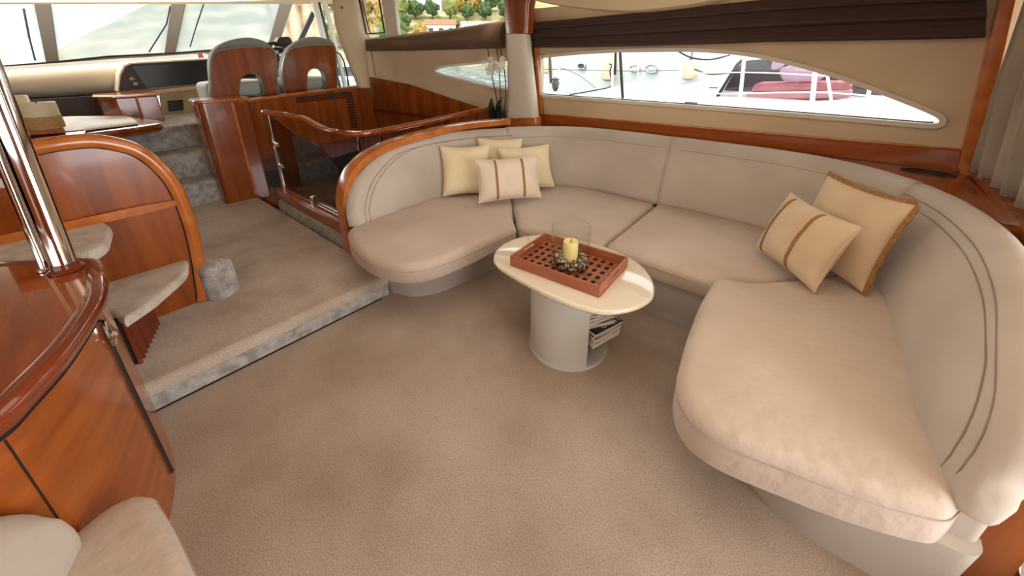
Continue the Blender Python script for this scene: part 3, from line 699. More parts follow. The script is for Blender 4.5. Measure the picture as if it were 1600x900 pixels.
# small carpeted block at the foot of the panel
bc = onz(333, 407, .40); e_r = V((right.x, right.y, 0)).normalized(); e_f = V((fwd.x, fwd.y, 0)).normalized()
bp = [bc + e_r * (.088 * math.cos(t)) + e_f * (.10 * math.sin(t)) for t in [2*PI*k/12 for k in range(12)]]
o, _ = cushion('carpet_block', [(p.x, p.y) for p in cr(bp, 4, True)], UPZ - .01, .40, .045, 'carpet_grey', None, .006, .008, step=.015)
tag(o, 'small round carpeted block at the foot of the arched panel', 'step block')

# ---- dinette beyond the panel: wood edged table, white top, tray with candles, cabinet
dt = thing('dinette_table', 'wood edged dinette table with white top beyond the arched panel', 'table', (-5.0, .2, .6))
zt = 1.0
edge = [onz(x, y, zt) for x, y in ((-60, 222), (60, 214), (140, 207), (200, 200), (248, 192.5), (252, 189), (235, 186), (212, 184), (190, 180), (110, 181), (40, 186), (-60, 200))]
edge = rpoly(edge, [0, .1, .1, .1, .03, .03, .05, .05, .1, .1, .1, 0], 4)
MB().loft([[p + V((0, 0, z)) for p in offset2(edge, i)] for z, i in ((-.09, .05), (-.075, .0), (-.05, -.01), (-.045, .015), (-.03, .015), (-.025, -.015), (-.005, -.01), (.0, .01))]).build('edge_moulding', 'wood', dt)
inner = [p for p in [onz(x, y, zt + .004) for x, y in ((-60, 213), (105, 206), (130, 203.5), (216, 192), (205, 183.5), (190, 181.5), (110, 182.5), (40, 187.5), (-60, 202))]]
MB().prism(rpoly(inner, .04, 4), (0, 0, .006)).build('white_inlay', 'white_mat', dt, smooth=False)
MB().box((-5.5, -.5, .5), (-4.9, .3, .92)).build('pedestal', 'wood', dt, smooth=False, bevel=.03)
bo = tag(MB().prism([onz(x, y, zt + .012) for x, y in ((131, 204.5), (133, 201), (214, 191.5), (216, 193.5))], (0, 0, .012)).build('folded_paper', 'paper', smooth=False), 'folded white paper lying on the dinette table edge', 'paper')
tr = tag(MB().prism([onz(x, y, zt + .012) for x, y in ((20, 214), (103, 208), (98, 197), (30, 201))], (0, 0, .05)).build('candle_stand', 'wood_light', smooth=False, bevel=.008), 'light wood block under the two ivory candles', 'stand')
def pillar_candle(label, cx_px, base_py, top_py, wpx, z):
    b = onz(cx_px, base_py, z); r = wpx / 2 / FPX * (b - EYE).dot(fwd)
    t = (EYE + ray(cx_px, top_py) * ((b - EYE).xy.length / ray(cx_px, top_py).xy.length)).z
    h = t - z
    root = thing('pillar_candle', label, 'candle', b, 'ivory candles on the dinette table')
    MB().lathe([(r * .96, 0), (r, .01), (r, h * .98), (r * .96, h), (r * .5, h - .015), (.001, h - .02)], b, 28).build('wax', 'candle_ivory', root)
    MB().lathe([(r * 1.01, 0.002), (r * 1.03, .01), (r * 1.03, h * .47), (r * 1.0, h * .48)], b, 28).build('burlap_band', 'burlap', root)
    MB().tube([b + V((0, 0, h - .02)), b + V((.003, 0, h + .012))], .004, 5).build('wick', 'black', root)
pillar_candle('shorter ivory candle in a tan band, nearer the paper', 74, 200, 159, 40, 1.064)
pillar_candle('taller ivory candle in a tan band, beside the chrome post', 39, 199, 148.5, 34, 1.064)
# cabinet by the dash
cb = thing('dash_cabinet', 'low varnished wood cabinet standing below the cream dash', 'cabinet', (-6.2, .6, .91))
zc = 1.28
top = [onz(x, y, zc) for x, y in ((144, 142.5), (175, 149), (247, 143), (246, 141), (205, 139), (160, 140))]
top = [onx(144, 143, -6.3), onx(176, 149.5, -6.1), onx(248, 143.5, -6.1), onx(248, 143.5, -6.1) + V((-.5, 0, 0)), onx(150, 143, -6.1) + V((-.5, 0, 0))]
zt2 = top[1].z
for p in top: p.z = zt2
MB().loft([[p + V((0, 0, z)) for p in offset2(top, i)] for z, i in ((-.03, .02), (-.02, -.015), (-.005, -.015), (0, 0))]).build('top', 'wood_light', cb, smooth=False)
bd = offset2(top, .03)
MB().loft([[p + V((0, 0, -.03)) for p in bd], [V((p.x, p.y, .86)) for p in bd]]).build('body', 'wood', cb, smooth=False, bevel=.01)
MB().prism([onx(159, 159, -6.1), onx(167, 161, -6.1), onx(168, 175, -6.1), onx(161, 172, -6.1)], (.02, 0, 0)).build('latch', 'black', cb, smooth=False)
MB().tube([onx(212, 150, -6.115), onx(223, 186, -6.115)], .012, 8).build('corner_bead', 'wood_light', cb)
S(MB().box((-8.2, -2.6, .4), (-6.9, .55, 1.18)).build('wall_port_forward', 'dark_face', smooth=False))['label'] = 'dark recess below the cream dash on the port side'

# ---- foreground cabinet with curved glossy top
fc = thing('bar_cabinet', 'curved varnished cabinet with thick rounded glossy top in the left foreground', 'cabinet', (-1.8, -.5, 0))
ZT = .88
tp = [onz(x, y, ZT) for x, y in ((128, 400), (150, 402), (158, 416), (162, 438), (156, 462), (138, 492), (104, 538), (56, 588), (0, 640))] + [V((-1.24, -.36, ZT)), V((-1.27, -.6, ZT))]
plan = cr(tp, 5) + [V((-1.30, -1.25, ZT)), V((-2.35, -1.25, ZT)), onz(-60, 412, ZT), onz(60, 405, ZT)]
plan = [V((p.x, p.y, 0)) for p in plan]
def ringz(ins, z): return [p + V((0, 0, z)) for p in offset2(plan, ins)]
MB().loft([ringz(.05, ZT - .07), ringz(.018, ZT - .068), ringz(.018, ZT - .05), ringz(.002, ZT - .046), ringz(-.008, ZT - .03), ringz(-.006, ZT - .012), ringz(.006, ZT), ringz(.03, ZT + .003), ringz(.045, ZT - .004)]).build('worktop_rim', 'wood_rim', fc)
MB().loft([ringz(.044, ZT - .02), ringz(.044, ZT - .003)]).build('worktop', 'wood_gloss', fc, smooth=False)
MB().loft([ringz(.027, ZT - .086), ringz(.027, ZT - .069)]).build('shadow_joint', 'dark_seam', fc, smooth=False)
MB().loft([ringz(.03, 0), ringz(.03, ZT - .085)]).build('body', 'wood_x', fc, auto=.5)
bpl = offset2(plan, .03)
def near_on(p):   # nearest point of the body outline
    best = None
    for i in range(len(bpl)):
        a, b = bpl[i], bpl[(i + 1) % len(bpl)]; ab = b - a
        t = max(0, min(1, (V((p.x, p.y, 0)) - a).dot(ab) / max(ab.length_squared, 1e-9))); q = a + ab * t
        d = (V((p.x, p.y, 0)) - q).length
        if best is None or d < best[0]: best = (d, q, ab.normalized())
    return best[1], best[2]
def on_body(px, py):
    r = ray(px, py); d = V((r.x, r.y, 0)); best = None
    for i in range(len(bpl)):
        a, b = bpl[i], bpl[(i + 1) % len(bpl)]; e = b - a; den = d.x * e.y - d.y * e.x
        if abs(den) < 1e-9: continue
        t = (a.x * e.y - a.y * e.x) / den; u_ = (a.x * d.y - a.y * d.x) / den
        if t > 0 and 0 <= u_ <= 1 and (best is None or t < best[0]): best = (t, a + e * u_, e.normalized())
    return best[1], best[2]
g1, t1 = on_body(215, 630)
nrm = V((-t1.y, t1.x, 0));
if nrm.dot(V((0, 0, 0)) - g1) < 0: nrm = -nrm
def strip(q, t, n_, w_, z0, z1, th, name, mat):
    return MB().prism([q - t * w_ + n_ * -.004 + V((0, 0, z0)), q + t * w_ + n_ * -.004 + V((0, 0, z0)), q + t * w_ + n_ * -.004 + V((0, 0, z1)), q - t * w_ + n_ * -.004 + V((0, 0, z1))], n_ * th).build(name, mat, fc, smooth=False)
strip(g1, t1, nrm, .008, .06, .79, .012, 'door_edge_strip', 'steel_dark')
strip(g1 + t1 * .0, t1, nrm, .003, .06, .70, .014, 'door_gap', 'dark_seam')
hp_ = g1 + nrm * .012
hl = [hp_ + V((0, 0, .735)) + t1 * (.016 * math.cos(a)) + V((0, 0, .05 * math.sin(a))) for a in [2*PI*k/20 for k in range(20)]]
MB().tube(hl, .006, 6, loop=True).build('latch_ring', 'chrome', fc)
MB().lathe([(0, 0), (.012, 0), (.012, .012), (.006, .018), (0, .018)], (0, 0, 0), 14).build('latch_button', 'chrome', fc).matrix_world = Matrix.Translation(hp_ + V((0, 0, .725))) @ nrm.to_track_quat('Z', 'Y').to_matrix().to_4x4()
g2, t2 = on_body(31, 723); n2 = V((-t2.y, t2.x, 0))
if n2.dot(-g2) < 0: n2 = -n2
strip(g2, t2, n2, .002, .02, .79, .006, 'door_gap', 'dark_seam')

# ---- chrome post standing on the cabinet
cp = thing('chrome_post', 'tall polished chrome post rising from the curved cabinet top', 'post', onz(105, 418, ZT))
p0 = onz(104, 421, ZT); 
# slight rake, as seen
pA = p0; dpt = (p0 - EYE).xy.length; rr = ray(8, 178); pB = EYE + rr * (dpt * 1.015 / rr.xy.length)
pT = pA + (pB - pA) * 2.2
MB().tube([pA, pT], .034, 24).build('tube', 'chrome', cp)
MB().lathe([(.05, 0), (.05, .004), (.037, .012), (.036, .03)], p0, 28).build('collar', 'wood_dark', cp)
# second, thinner grab tube beside it
gt = thing('chrome_grab_tube', 'slimmer chrome tube standing close behind the tall chrome post', 'post', p0 + V((-.05, -.06, 0)))
MB().tube([pA + V((-.055, -.05, 0)), pT + V((-.055, -.05, 0))], .014, 16).build('tube', 'chrome', gt)
MB().lathe([(.022, 0), (.022, .006), (.016, .012)], pA + V((-.055, -.05, 0)), 16).build('collar', 'chrome', gt)

# ---- port sofa corner in the foreground
ps = thing('port_sofa', 'beige sofa end with back cushion in the bottom left corner', 'sofa', (-.9, -.4, 0))
zp = .46
sp_ = [onz(x, y, zp) for x, y in ((232, 764), (262, 815), (290, 872), (315, 930), (345, 1040))]
pl_ = [V((p.x, p.y, 0)) for p in cr(sp_, 4)] + [V((-.35, -.95, 0)), V((-1.2, -.95, 0)), V((-1.22, -.5, 0)), V((-1.44, -.24, 0))]
pl_ = pl_[:-1] + [V((p.x, p.y, 0)) for p in [onz(120, 820, zp), onz(160, 785, zp), onz(205, 763, zp)]]
o, P_ = cushion('seat_cushion', pl_, .28, zp, .045, 'fabric_seat', ps, .012, .004, 3.0)
MB().tube([q + V((0, 0, zp - .05)) for q in offset2(P_, -.001)], .003, 6, loop=True).build('piping', 'pipe', o)
MB().loft([[p + V((0, 0, z)) for p in offset2(pl_, .07)] for z in (0, .28)]).build('base', 'fabric_base', ps)
def soft_back(root, path, z0, tops, lean, thick, mat, name='back_cushion', n_out=None, amp=.003, seed=0.0, round_ends=(True, True), bulge=.02):
    """upholstered backrest along a plan path; returns object and a function giving face points (i, t)"""
    rings = []; N = len(path); face = []
    L = [0]
    for i in range(1, N): L.append(L[-1] + (path[i] - path[i - 1]).length)
    for i, p in enumerate(path):
        a = path[max(i - 1, 0)]; b = path[min(i + 1, N - 1)]; t = (b - a).normalized(); nr = V((-t.y, t.x, 0))
        if n_out and nr.dot(n_out(p)) < 0: nr = -nr
        zt_ = tops[i]; h = max(zt_ - z0, .03)
        e = 1.0; er = .05
        if round_ends[0]: e = min(e, math.sqrt(max(0.0, 1 - max(0, 1 - L[i] / er) ** 2)) * .94 + .06)
        if round_ends[1]: e = min(e, math.sqrt(max(0.0, 1 - max(0, 1 - (L[-1] - L[i]) / er) ** 2)) * .94 + .06)
        th = thick * e; ins = (thick - th) * .5; r = min(th * .48, h * .45)
        def pt(u, v): 
            ln = lean * v / max(h, .01) * (h / .52)
            return p + nr * (u + ln) + V((0, 0, z0 + v))
        ring = []
        for k in range(13):
            v = (h - r) * k / 12; ring.append(pt(ins - bulge * e * math.sin(PI * (v / h) ** .8), v))
        face.append([q.copy() for q in ring])
        for k in range(1, 9):
            aa = PI * k / 9; ring.append(pt(ins + r - r * math.cos(aa) + (th - 2 * r) * (k / 9), h - r + r * math.sin(aa)))
        for k in range(5): ring.append(pt(ins + th, (h - r) * (1 - k / 4)))
        rings.append(ring)
    mb = MB(); mb.loft(rings)
    for v in mb.v: v += V((noise.noise(v * 5 + V((seed, 0, 0))), noise.noise(v * 5 + V((0, seed, 2))), .5 * noise.noise(v * 5 + V((1, 0, seed))))) * amp
    return mb.build(name, mat, root, auto=3.0), face
pb = [V((p.x, p.y, 0)) for p in resample(cr([V((-1.255, -.245, 0)), V((-1.17, -.285, 0)), V((-1.0, -.34, 0)), V((-.4, -.45, 0))], 5), .02, False)]
tp_ = []
L0 = 0
for i, p in enumerate(pb):
    s_ = (p - pb[0]).length; tp_.append(.49 + .25 * math.sqrt(max(0, 1 - max(0, 1 - s_ / .22) ** 2)))
ob, fc_ = soft_back(ps, pb, .45, tp_, .06, .12, 'fabric', n_out=lambda p: V((0, -1, 0)), seed=5.0)

# ================================================================ BALUSTRADE
ba = thing('balustrade', 'balustrade with curved wood handrail, chrome posts and smoked glass', 'balustrade', (-4.2, 1.33, .26))
MB().box((-4.24, 1.255, UPZ + .10), (-2.87, 1.385, UPZ + .19)).build('plinth', 'wood_x', ba, smooth=True, bevel=.012)
MB().box((-4.24, 1.27, UPZ + .185), (-2.87, 1.37, UPZ + .20)).build('plinth_cap', 'wood_light', ba, smooth=True, bevel=.006)
pb0 = V((-4.20, 1.325, .355)); rr = ray(418, 178); pt0 = EYE + rr * (pb0.xy.length / rr.xy.length)
pt0 = V((pb0.x + .02, pb0.y, pt0.z))
MB().tube([pb0, pt0], .018, 16).build('post', 'chrome', ba)
for k in (.33, .62): MB().lathe([(.0, -.018), (.03, -.018), (.034, 0), (.03, .018), (0, .018)], pb0.lerp(pt0, k) + V((.03, .01, 0)), 16).build('glass_clamp', 'chrome', ba)
hr = [pt0 + V((-.06, -.005, .012)), pt0 + V((.02, 0, .016)), onx(470, 184, -3.85), onx(505, 201, -3.55), onx(532, 207, -3.30), onx(562, 209, -3.14), onx(600, 203.5, -3.10), onx(645, 194.5, -3.10), onx(700, 183, -3.11), onx(764, 168.5, -3.12)]
hr[2].z = min(hr[2].z, 1.1)
hrc = cr(hr, 6)
MB().sweep(hrc, [(-.032, -.008), (-.026, -.02), (.026, -.02), (.032, -.008), (.032, .008), (.022, .02), (-.022, .02), (-.032, .008)]).build('handrail', 'wood_gloss', ba)
MB().sweep([p + V((0, 0, .019)) for p in hrc[4:24]], [(-.008, 0), (.008, 0), (.005, .004), (-.005, .004)]).build('rail_strip', 'chrome', ba)
for px, py in ((559, 216), (594, 210)):
    q = onx(px, py, -3.12)
    MB().tube([q + V((0, 0, .01)), q - V((0, 0, .10))], .018, 14).build('rail_bracket', 'chrome', ba)
gp = [V((-4.16, 1.325, .38)), V((-2.92, 1.325, .38)), V((-2.92, 1.325, .80)), V((-3.2, 1.325, .93)), V((-3.6, 1.325, .97)), V((-3.9, 1.325, 1.04)), V((-4.15, 1.325, 1.07))]
MB().prism(gp, (0, .01, 0)).build('glass_panel', 'glass_dark', ba, smooth=False)
MB().box((-3.55, 1.305, .355), (-3.51, 1.35, .43)).build('glass_clip', 'chrome', ba, smooth=True, bevel=.006)
MB().tube([V((-4.16, 1.31, .372)), V((-2.95, 1.31, .372))], .006, 6).build('glass_channel', 'chrome', ba)

# ================================================================ SOFA
so = thing('corner_sofa', 'large beige U-shaped built-in sofa wrapped around the coffee table', 'sofa', (-1.1, 2.3, 0))
ZS = .44
def plan_px(px, z): return [V((onz(x, y, z).x, onz(x, y, z).y, 0)) for x, y in px]
seats = []
# forward seat
pf = [V((-2.60, 1.16, 0)), V((-2.30, 1.04, 0)), V((-2.02, 1.03, 0)), V((-1.80, 1.12, 0)), V((-1.71, 1.32, 0)), V((-1.68, 1.98, 0)), V((-1.80, 2.08, 0)), V((-2.05, 2.36, 0)), V((-2.35, 2.62, 0)), V((-2.66, 2.2, 0)), V((-2.66, 1.3, 0))]
pf = rpoly(pf, [.05, .15, .12, .12, .15, .03, .02, .02, .05, .2, .05], 5)
seats.append((pf, .29, ZS, 1.0))
p1 = rpoly([V((-1.69, 2.005, 0)), V((-1.06, 2.13, 0)), V((-1.10, 3.10, 0)), V((-1.9, 3.10, 0)), V((-2.37, 2.622, 0)), V((-2.035, 2.343, 0))], [.05, .05, .02, .1, .1, .03], 5)
seats.append((p1, .29, ZS - .005, 2.0))
p2 = rpoly([V((-1.05, 2.12, 0)), V((-.36, 2.12, 0)), V((-.03, 2.42, 0)), V((.18, 2.72, 0)), V((-.1, 3.12, 0)), V((-1.09, 3.11, 0))], [.05, .03, .03, .1, .1, .02], 5)
seats.append((p2, .29, ZS, 3.0))
p3 = plan_px([(1118, 431), (1095, 470), (1076, 520), (1062, 570), (1058, 600), (1066, 632), (1100, 668), (1180, 703), (1300, 747), (1400, 780), (1492, 802)], .455) + [V((.50, 1.4, 0)), V((.46, 2.0, 0)), V((.40, 2.6, 0)), V((.22, 2.70, 0)), V((-.02, 2.41, 0)), V((-.25, 2.17, 0))]
p3 = rpoly(p3, [.02, .1, .1, .1, .1, .1, .1, .1, .1, .1, .03, .02, .1, .1, .1, .05, .05], 4)
seats.append((p3, .28, .465, 4.0))
for k, (pl, z0, z1, sd) in enumerate(seats):
    o, P_ = cushion('seat_cushion', pl, z0, z1, .05, 'fabric_seat', so, .018, .005, sd, .02, pucker=.006)
    MB().tube([q + V((0, 0, z1 - .052)) for q in offset2(P_, -.0005)], .0028, 6, loop=True).build('piping', 'pipe', o)
# bases, set back below the cushions and curving in at the foot
def base(pl, ins, z1):
    rings = [[p + V((0, 0, z)) for p in offset2(pl, i)] for z, i in ((.0, ins), (.03, ins), (.12, ins * .75), (.2, ins * .5), (z1 + .02, ins * .42))]
    return MB().loft(rings).build('base', 'fabric_base', so, auto=.8)
def base2(pts, r, z1, grow, name='base'):
    P = rpoly([V((x, y, 0)) for x, y in pts], r, 5)
    rings = [[p + V((0, 0, z)) for p in offset2(P, -g)] for z, g in ((0, 0), (.03, 0), (.10, grow * .35), (.18, grow * .75), (z1, grow))]
    return MB().loft(rings).build(name, 'fabric_base', so, auto=.8)
base2([(-2.56, 1.34), (-2.44, 1.26), (-2.28, 1.24), (-2.08, 1.31), (-1.98, 1.46), (-1.94, 1.70), (-1.90, 2.28), (-2.3, 2.66), (-2.5, 2.5), (-2.6, 2.2)], [.02, .05, .05, .06, .08, .08, .08, .03, .05, .05], .30, .07)
base2([(-.10, 2.35), (-.09, 1.62), (-.04, 1.46), (.05, 1.37), (.2, 1.32), (.4, 1.33), (.515, 1.345), (.53, 2.6), (.1, 2.7)], [.03, .08, .08, .08, .08, .08, .02, .02, .05], .30, .035)
base2([(.46, 1.375), (.525, 1.38), (.53, 2.5), (.475, 2.5)], .01, .40, .02, 'end_upright')
base(rpoly([V((-1.69, 2.12, 0)), V((-.3, 2.12, 0)), V((.2, 2.7, 0)), V((-.1, 3.12, 0)), V((-1.9, 3.10, 0)), V((-2.35, 2.68, 0))], .04, 4), .10, .29)
# backrests
cxy = V((-1.1, 2.0, 0))
def arch_top(s, L, z0, z1):  # rising quarter ellipse near an end
    t = min(1, max(0, s / L)); return z0 + (z1 - z0) * (1 - (1 - t) ** 2.4) ** .5
def dense(pts): return resample(cr([V((x, y, 0)) for x, y in pts], 8), .025, False)
out = lambda p: p - cxy
bF = dense([(-2.58, 1.20), (-2.585, 1.5), (-2.585, 1.9), (-2.56, 2.15), (-2.48, 2.40), (-2.285, 2.66)])
def table(x, tb):
    for (x0, y0), (x1, y1) in zip(tb[:-1], tb[1:]):
        if x <= x1: return y0 + (y1 - y0) * max(0, (x - x0) / (x1 - x0))
    return tb[-1][1]
TF = [(1.19, .47), (1.22, .57), (1.27, .665), (1.35, .755), (1.45, .825), (1.55, .876), (1.67, .918), (1.8, .938), (1.95, .948), (2.25, .952), (2.8, .96)]
tF = [table(p.y, TF) for p in bF]
b1 = dense([(-2.32, 2.62), (-2.10, 2.85), (-1.85, 3.00), (-1.55, 3.05), (-1.08, 3.06)])
t1_ = [.965] * len(b1)
b2 = dense([(-1.085, 3.06), (-.7, 3.07), (-.3, 3.04), (-.02, 2.92), (.19, 2.72)])
t2_ = [.965] * len(b2)
b3 = dense([(.17, 2.75), (.20, 2.71), (.27, 2.55), (.32, 2.3), (.36, 1.9), (.385, 1.6), (.44, 1.36), (.47, 1.29)])
t3_ = [.45 + (.955 - .45) * max(0, 1 - max(0, 1 - (p.y - 1.29) / .95) ** 2.0) ** .5 for p in b3]
faces = []
for pth, tps, sd, ends, ln in ((bF, tF, 1.5, (True, False), .14), (b1, t1_, 2.5, (False, False), .14), (b2, t2_, 3.5, (False, False), .14), (b3, t3_, 4.5, (False, True), .15)):
    o, fc2 = soft_back(so, pth, .43, tps, ln, .10, 'fabric', n_out=out, seed=sd, round_ends=ends); faces.append((o, fc2, pth, tps))
# stitched seams: two lines inset from the curved outer ends and along the tops
def stitch(o, fc2, idx_t, off=.0036):
    pts = []
    for i, t in idx_t:
        row = fc2[i]; k = t * 12; a = int(min(k, 11)); q = row[a].lerp(row[a + 1], k - a)
        pts.append(q + (cxy - q).normalized() * off)
    MB().tube(pts, .0022, 5).build('stitched_seam', 'stitch' if off > .0035 else 'pipe', o)
for fi, dists in ((0, (.10, .135)), (3, (.065, .115))):
    o, fc2, pth, tps = faces[fi]
    for dd in dists:
        idt = []; n_ = len(pth); rng = range(n_) if fi == 0 else range(n_ - 1, -1, -1)
        p_end = pth[0] if fi == 0 else pth[-1]
        s = 0; prev = None
        for i in rng:
            if prev is not None: s += (pth[i] - pth[prev]).length
            prev = i
            s2 = s - dd
            if s2 < 0: continue
            Lr = .62 if fi == 0 else .95; pw = 2.3 if fi == 0 else 2.0
            zt_ = (table(pth[i].y - dd * .9, TF) - dd * .35) if fi == 0 else .45 + (.955 - .45 - dd * .45) * (1 - max(0, 1 - s2 / (Lr - dd * .6)) ** pw) ** .5
            h = max(tps[i] - .43, .03); r = min(.048, h * .45)
            t = (zt_ - .43) / max(h - r, .01)
            if s2 < .03: idt.append((i, 0.02))
            idt.append((i, max(.0, min(.985, t))) if fi == 0 else (i, max(.0, min(.985 if dd == dists[0] else .90, t))))
        stitch(o, fc2, idt)
for fi in (1, 2):
    o, fc2, pth, tps = faces[fi]
    stitch(o, fc2, [(i, .93) for i in range(2, len(pth) - 2)], .0025)
# wood rims behind the two outer backrests
def rim(path_pts, prof, name, mat): return MB().sweep(cr(path_pts, 6), prof, up=(1, 0, 0)).build(name, mat, so)
rp = [(-2.77, 1.245, .165), (-2.77, 1.243, .397), (-2.77, 1.251, .605), (-2.77, 1.323, .763), (-2.77, 1.448, .861), (-2.77, 1.656, .928), (-2.77, 1.969, .964), (-2.77, 2.324, .978), (-2.73, 2.6, .982), (-2.58, 2.92, .985)]
rim([V(p) for p in rp], [(-.028, -.06), (.022, -.06), (.03, 0), (.022, .06), (-.028, .06), (-.034, 0)], 'wood_rim', 'wood_light')
# wood backing board behind forward backrest
bb = [V((-2.76, p[1] + .02, p[2] - .01)) for p in rp[:8]] + [V((-2.76, 2.3, .165))]
MB().prism(bb, (-.05, 0, 0)).build('backing_board', 'wood_dark', so, smooth=False)
rq = [(.582, 1.42, .01), (.582, 1.42, .3), (.59, 1.45, .5), (.605, 1.55, .67), (.625, 1.8, .83), (.635, 2.1, .905), (.635, 2.5, .94), (.625, 3.0, .955), (.61, 3.35, .965)]
rim([V(p) for p in rq], [(-.024, -.05), (.02, -.05), (.026, 0), (.02, .05), (-.024, .05), (-.03, 0)], 'wood_rim', 'wood')
MB().prism([V((.60, p[1] + .06, p[2] - .03)) for p in rq] + [V((.60, 3.385, .01))], (.04, 0, 0)).build('backing_board', 'wood_dark', so, smooth=False)
# small wood corner shelf with a dark oval grille behind the backrest
sh = [onz(x, y, .93) for x, y in ((1380, 262), (1440, 292), (1520, 300))] + [V((.60, 3.385, .93)), V((-.1, 3.385, .93))]
MB().prism([V((-.1, 3.27, .90)), V((.2, 3.08, .90)), V((.45, 2.85, .90)), V((.56, 2.45, .90)), V((.60, 2.45, .90)), V((.60, 3.385, .90)), V((-.1, 3.385, .90))], (0, 0, .03)).build('corner_shelf', 'wood_x', so, smooth=False)
gq = onz(1450, 269, .934)
MB().loft([[gq + V((.115 * math.cos(t) * k - .02 * math.sin(t) * k, .06 * math.sin(t) * k, z_)) for t in [2*PI*j/28 for j in range(28)]] for k, z_ in ((1, -.004), (1, .004), (.85, .006), (.8, .001))]).build('oval_grille', 'black', so)
# dark box painting in the shade of the gap under the aft backrest end
MB().box((.47, 1.37, .40), (.555, 1.7, .425)).build('end_gap', 'rubber', so, smooth=False)

# ================================================================ SCATTER CUSHIONS
def pillow(label, c, ax_u, ax_v, w_, h_, th, mat, group, trim=None, bands=None, bandmat='braid', seed=0.0, piping='stitch', frill=None):
    c = V(c); u = V(ax_u).normalized(); v = (V(ax_v) - V(ax_v).dot(u) * u).normalized(); n = u.cross(v).normalized()
    if n.dot(EYE - c) < 0: n = -n
    root = thing('scatter_cushion', label, 'cushion', c - v * h_ / 2, group)
    N = 22
    def pt(a, b, side):   # a,b in -1..1
        pin = 1 - .09 * (1 - a*a) ** 1 * abs(b) ** 3
        pin2 = 1 - .09 * (1 - b*b) ** 1 * abs(a) ** 3
        prof = ((1 - abs(a) ** 2.6) * (1 - abs(b) ** 2.6)) ** .5 if abs(a) < 1 and abs(b) < 1 else 0
        q = c + u * (a * w_ / 2 * pin2) + v * (b * h_ / 2 * pin) + n * (side * th / 2 * prof)
        q += n * .008 * noise.noise(V((a * 2 + seed, b * 2, side))) * prof
        return q
    mb = MB(); vs = []; fs = []
    for side in (1, -1):
        o_ = len(vs)
        for i in range(N + 1):
            for j in range(N + 1): 
                aa = math.sin((-1 + 2 * i / N) * PI / 2); bb_ = math.sin((-1 + 2 * j / N) * PI / 2)
                vs.append(pt(aa, bb_, side))
        for i in range(N):
            for j in range(N):
                q = (o_ + i*(N+1) + j, o_ + (i+1)*(N+1) + j, o_ + (i+1)*(N+1) + j + 1, o_ + i*(N+1) + j + 1); fs.append(q if side > 0 else q[::-1])
    me = bpy.data.meshes.new('cover'); me.from_pydata(vs, [], fs)
    bm = bmesh.new(); bm.from_mesh(me); bmesh.ops.remove_doubles(bm, verts=bm.verts, dist=.0004); bmesh.ops.recalc_face_normals(bm, faces=bm.faces); bm.to_mesh(me); bm.free()
    cov = link('cover', me, mat, root, True, auto=3.1)
    per = [pt(a, -1, 1) for a in [-1 + 2*k/24 for k in range(24)]] + [pt(1, b, 1) for b in [-1 + 2*k/24 for k in range(24)]] + [pt(a, 1, 1) for a in [1 - 2*k/24 for k in range(24)]] + [pt(-1, b, 1) for b in [1 - 2*k/24 for k in range(24)]]
    MB().tube(per, .005 if piping else .004, 6, loop=True).build('piping', piping or mat, root)
    if bands:
        for a in bands:
            rows = [[pt(a + d, b, 1) + n * .0025 for d in (-.018 / w_ * 1.0, .018 / w_)] for b in [-.985 + 1.97 * k / 24 for k in range(25)]]
            mb2 = MB(); mb2.loft([[r_[0], r_[1], r_[1] + n * .003, r_[0] + n * .003] for r_ in rows]); mb2.build('braid_band', bandmat, root, smooth=False)
    if frill:
        for side_ in frill:
            pts = {'r': [(1, b) for b in [-1 + 2*k/16 for k in range(17)]], 't': [(a, 1) for a in [-1 + 2*k/16 for k in range(17)]], 'l': [(-1, b) for b in [-1 + 2*k/16 for k in range(17)]]}[side_]
            ddir = {'r': u, 't': v, 'l': -u}[side_]
            rings = []
            for k, (a, b) in enumerate(pts):
                q = pt(a, b, 1); rings.append([q - n * .004, q + n * .004, q + ddir * .022 + n * (.004 + .006 * math.sin(k * 1.7)), q + ddir * .022 + n * (-.004 + .006 * math.sin(k * 1.7))])
            MB().loft(rings).build('fringe', 'braid', root)
    return root
# the group in the forward corner
def mid(px, py, z): return onz(px, py, z)
GC = 'pale cushions heaped in the forward corner'
def place(px_tl, px_tr, px_bl, zb, tilt_dir, lab, mat, th, **k):
    """cushion standing on the seat: lower edge at height zb, leaning back along tilt_dir"""
    bl = onz(*px_bl, zb); 
    return bl
def stand(lab, bl_px, br_px, tl_px, zb, lean, mat, th, group, wf=1.0, hf=1.0, **k):
    bl = onz(*bl_px, zb); br = onz(*br_px, zb); u = (br - bl); w_ = u.length; u.normalize()
    back = V((-u.y, u.x, 0)); 
    if back.dot(bl - EYE) < 0: back = -back
    # height from the upper corner's line of sight, on the leaning plane
    v = (V((0, 0, 1)) * math.cos(lean) + back * math.sin(lean)); n = u.cross(v)
    tl = onpl(*tl_px, bl, n); h_ = (tl - bl).dot(v)
    c = bl + u * w_ / 2 + v * h_ / 2
    return pillow(lab, c, u, v, w_ * wf, h_ * hf, th, mat, group, **k)
stand('cream square cushion leaning on the forward backrest, leftmost of the heap', (693, 306), (768, 302), (695, 229), .47, .32, 'pillow_cream', .16, GC, seed=1.0, piping='pillow_cream')
cq = V((-2.36, 2.50, 0)); vd = V((cq.x, cq.y, 0)).normalized()
ca_ = onpl(746, 219, cq, vd); cb_ = onpl(816, 219, cq, vd); pv = V((0, 0, 1)) - vd * .22; pv.normalize()
pillow('cream cushion propped in the corner, peeking out at the top of the heap', (ca_ + cb_) / 2 - (V((0, 0, 1)) + vd * -.2).normalized() * .19, cb_ - ca_, V((0, 0, 1)) + vd * .2, (cb_ - ca_).length, .38, .10, 'pillow_cream', GC, seed=2.0, piping='pillow_cream')
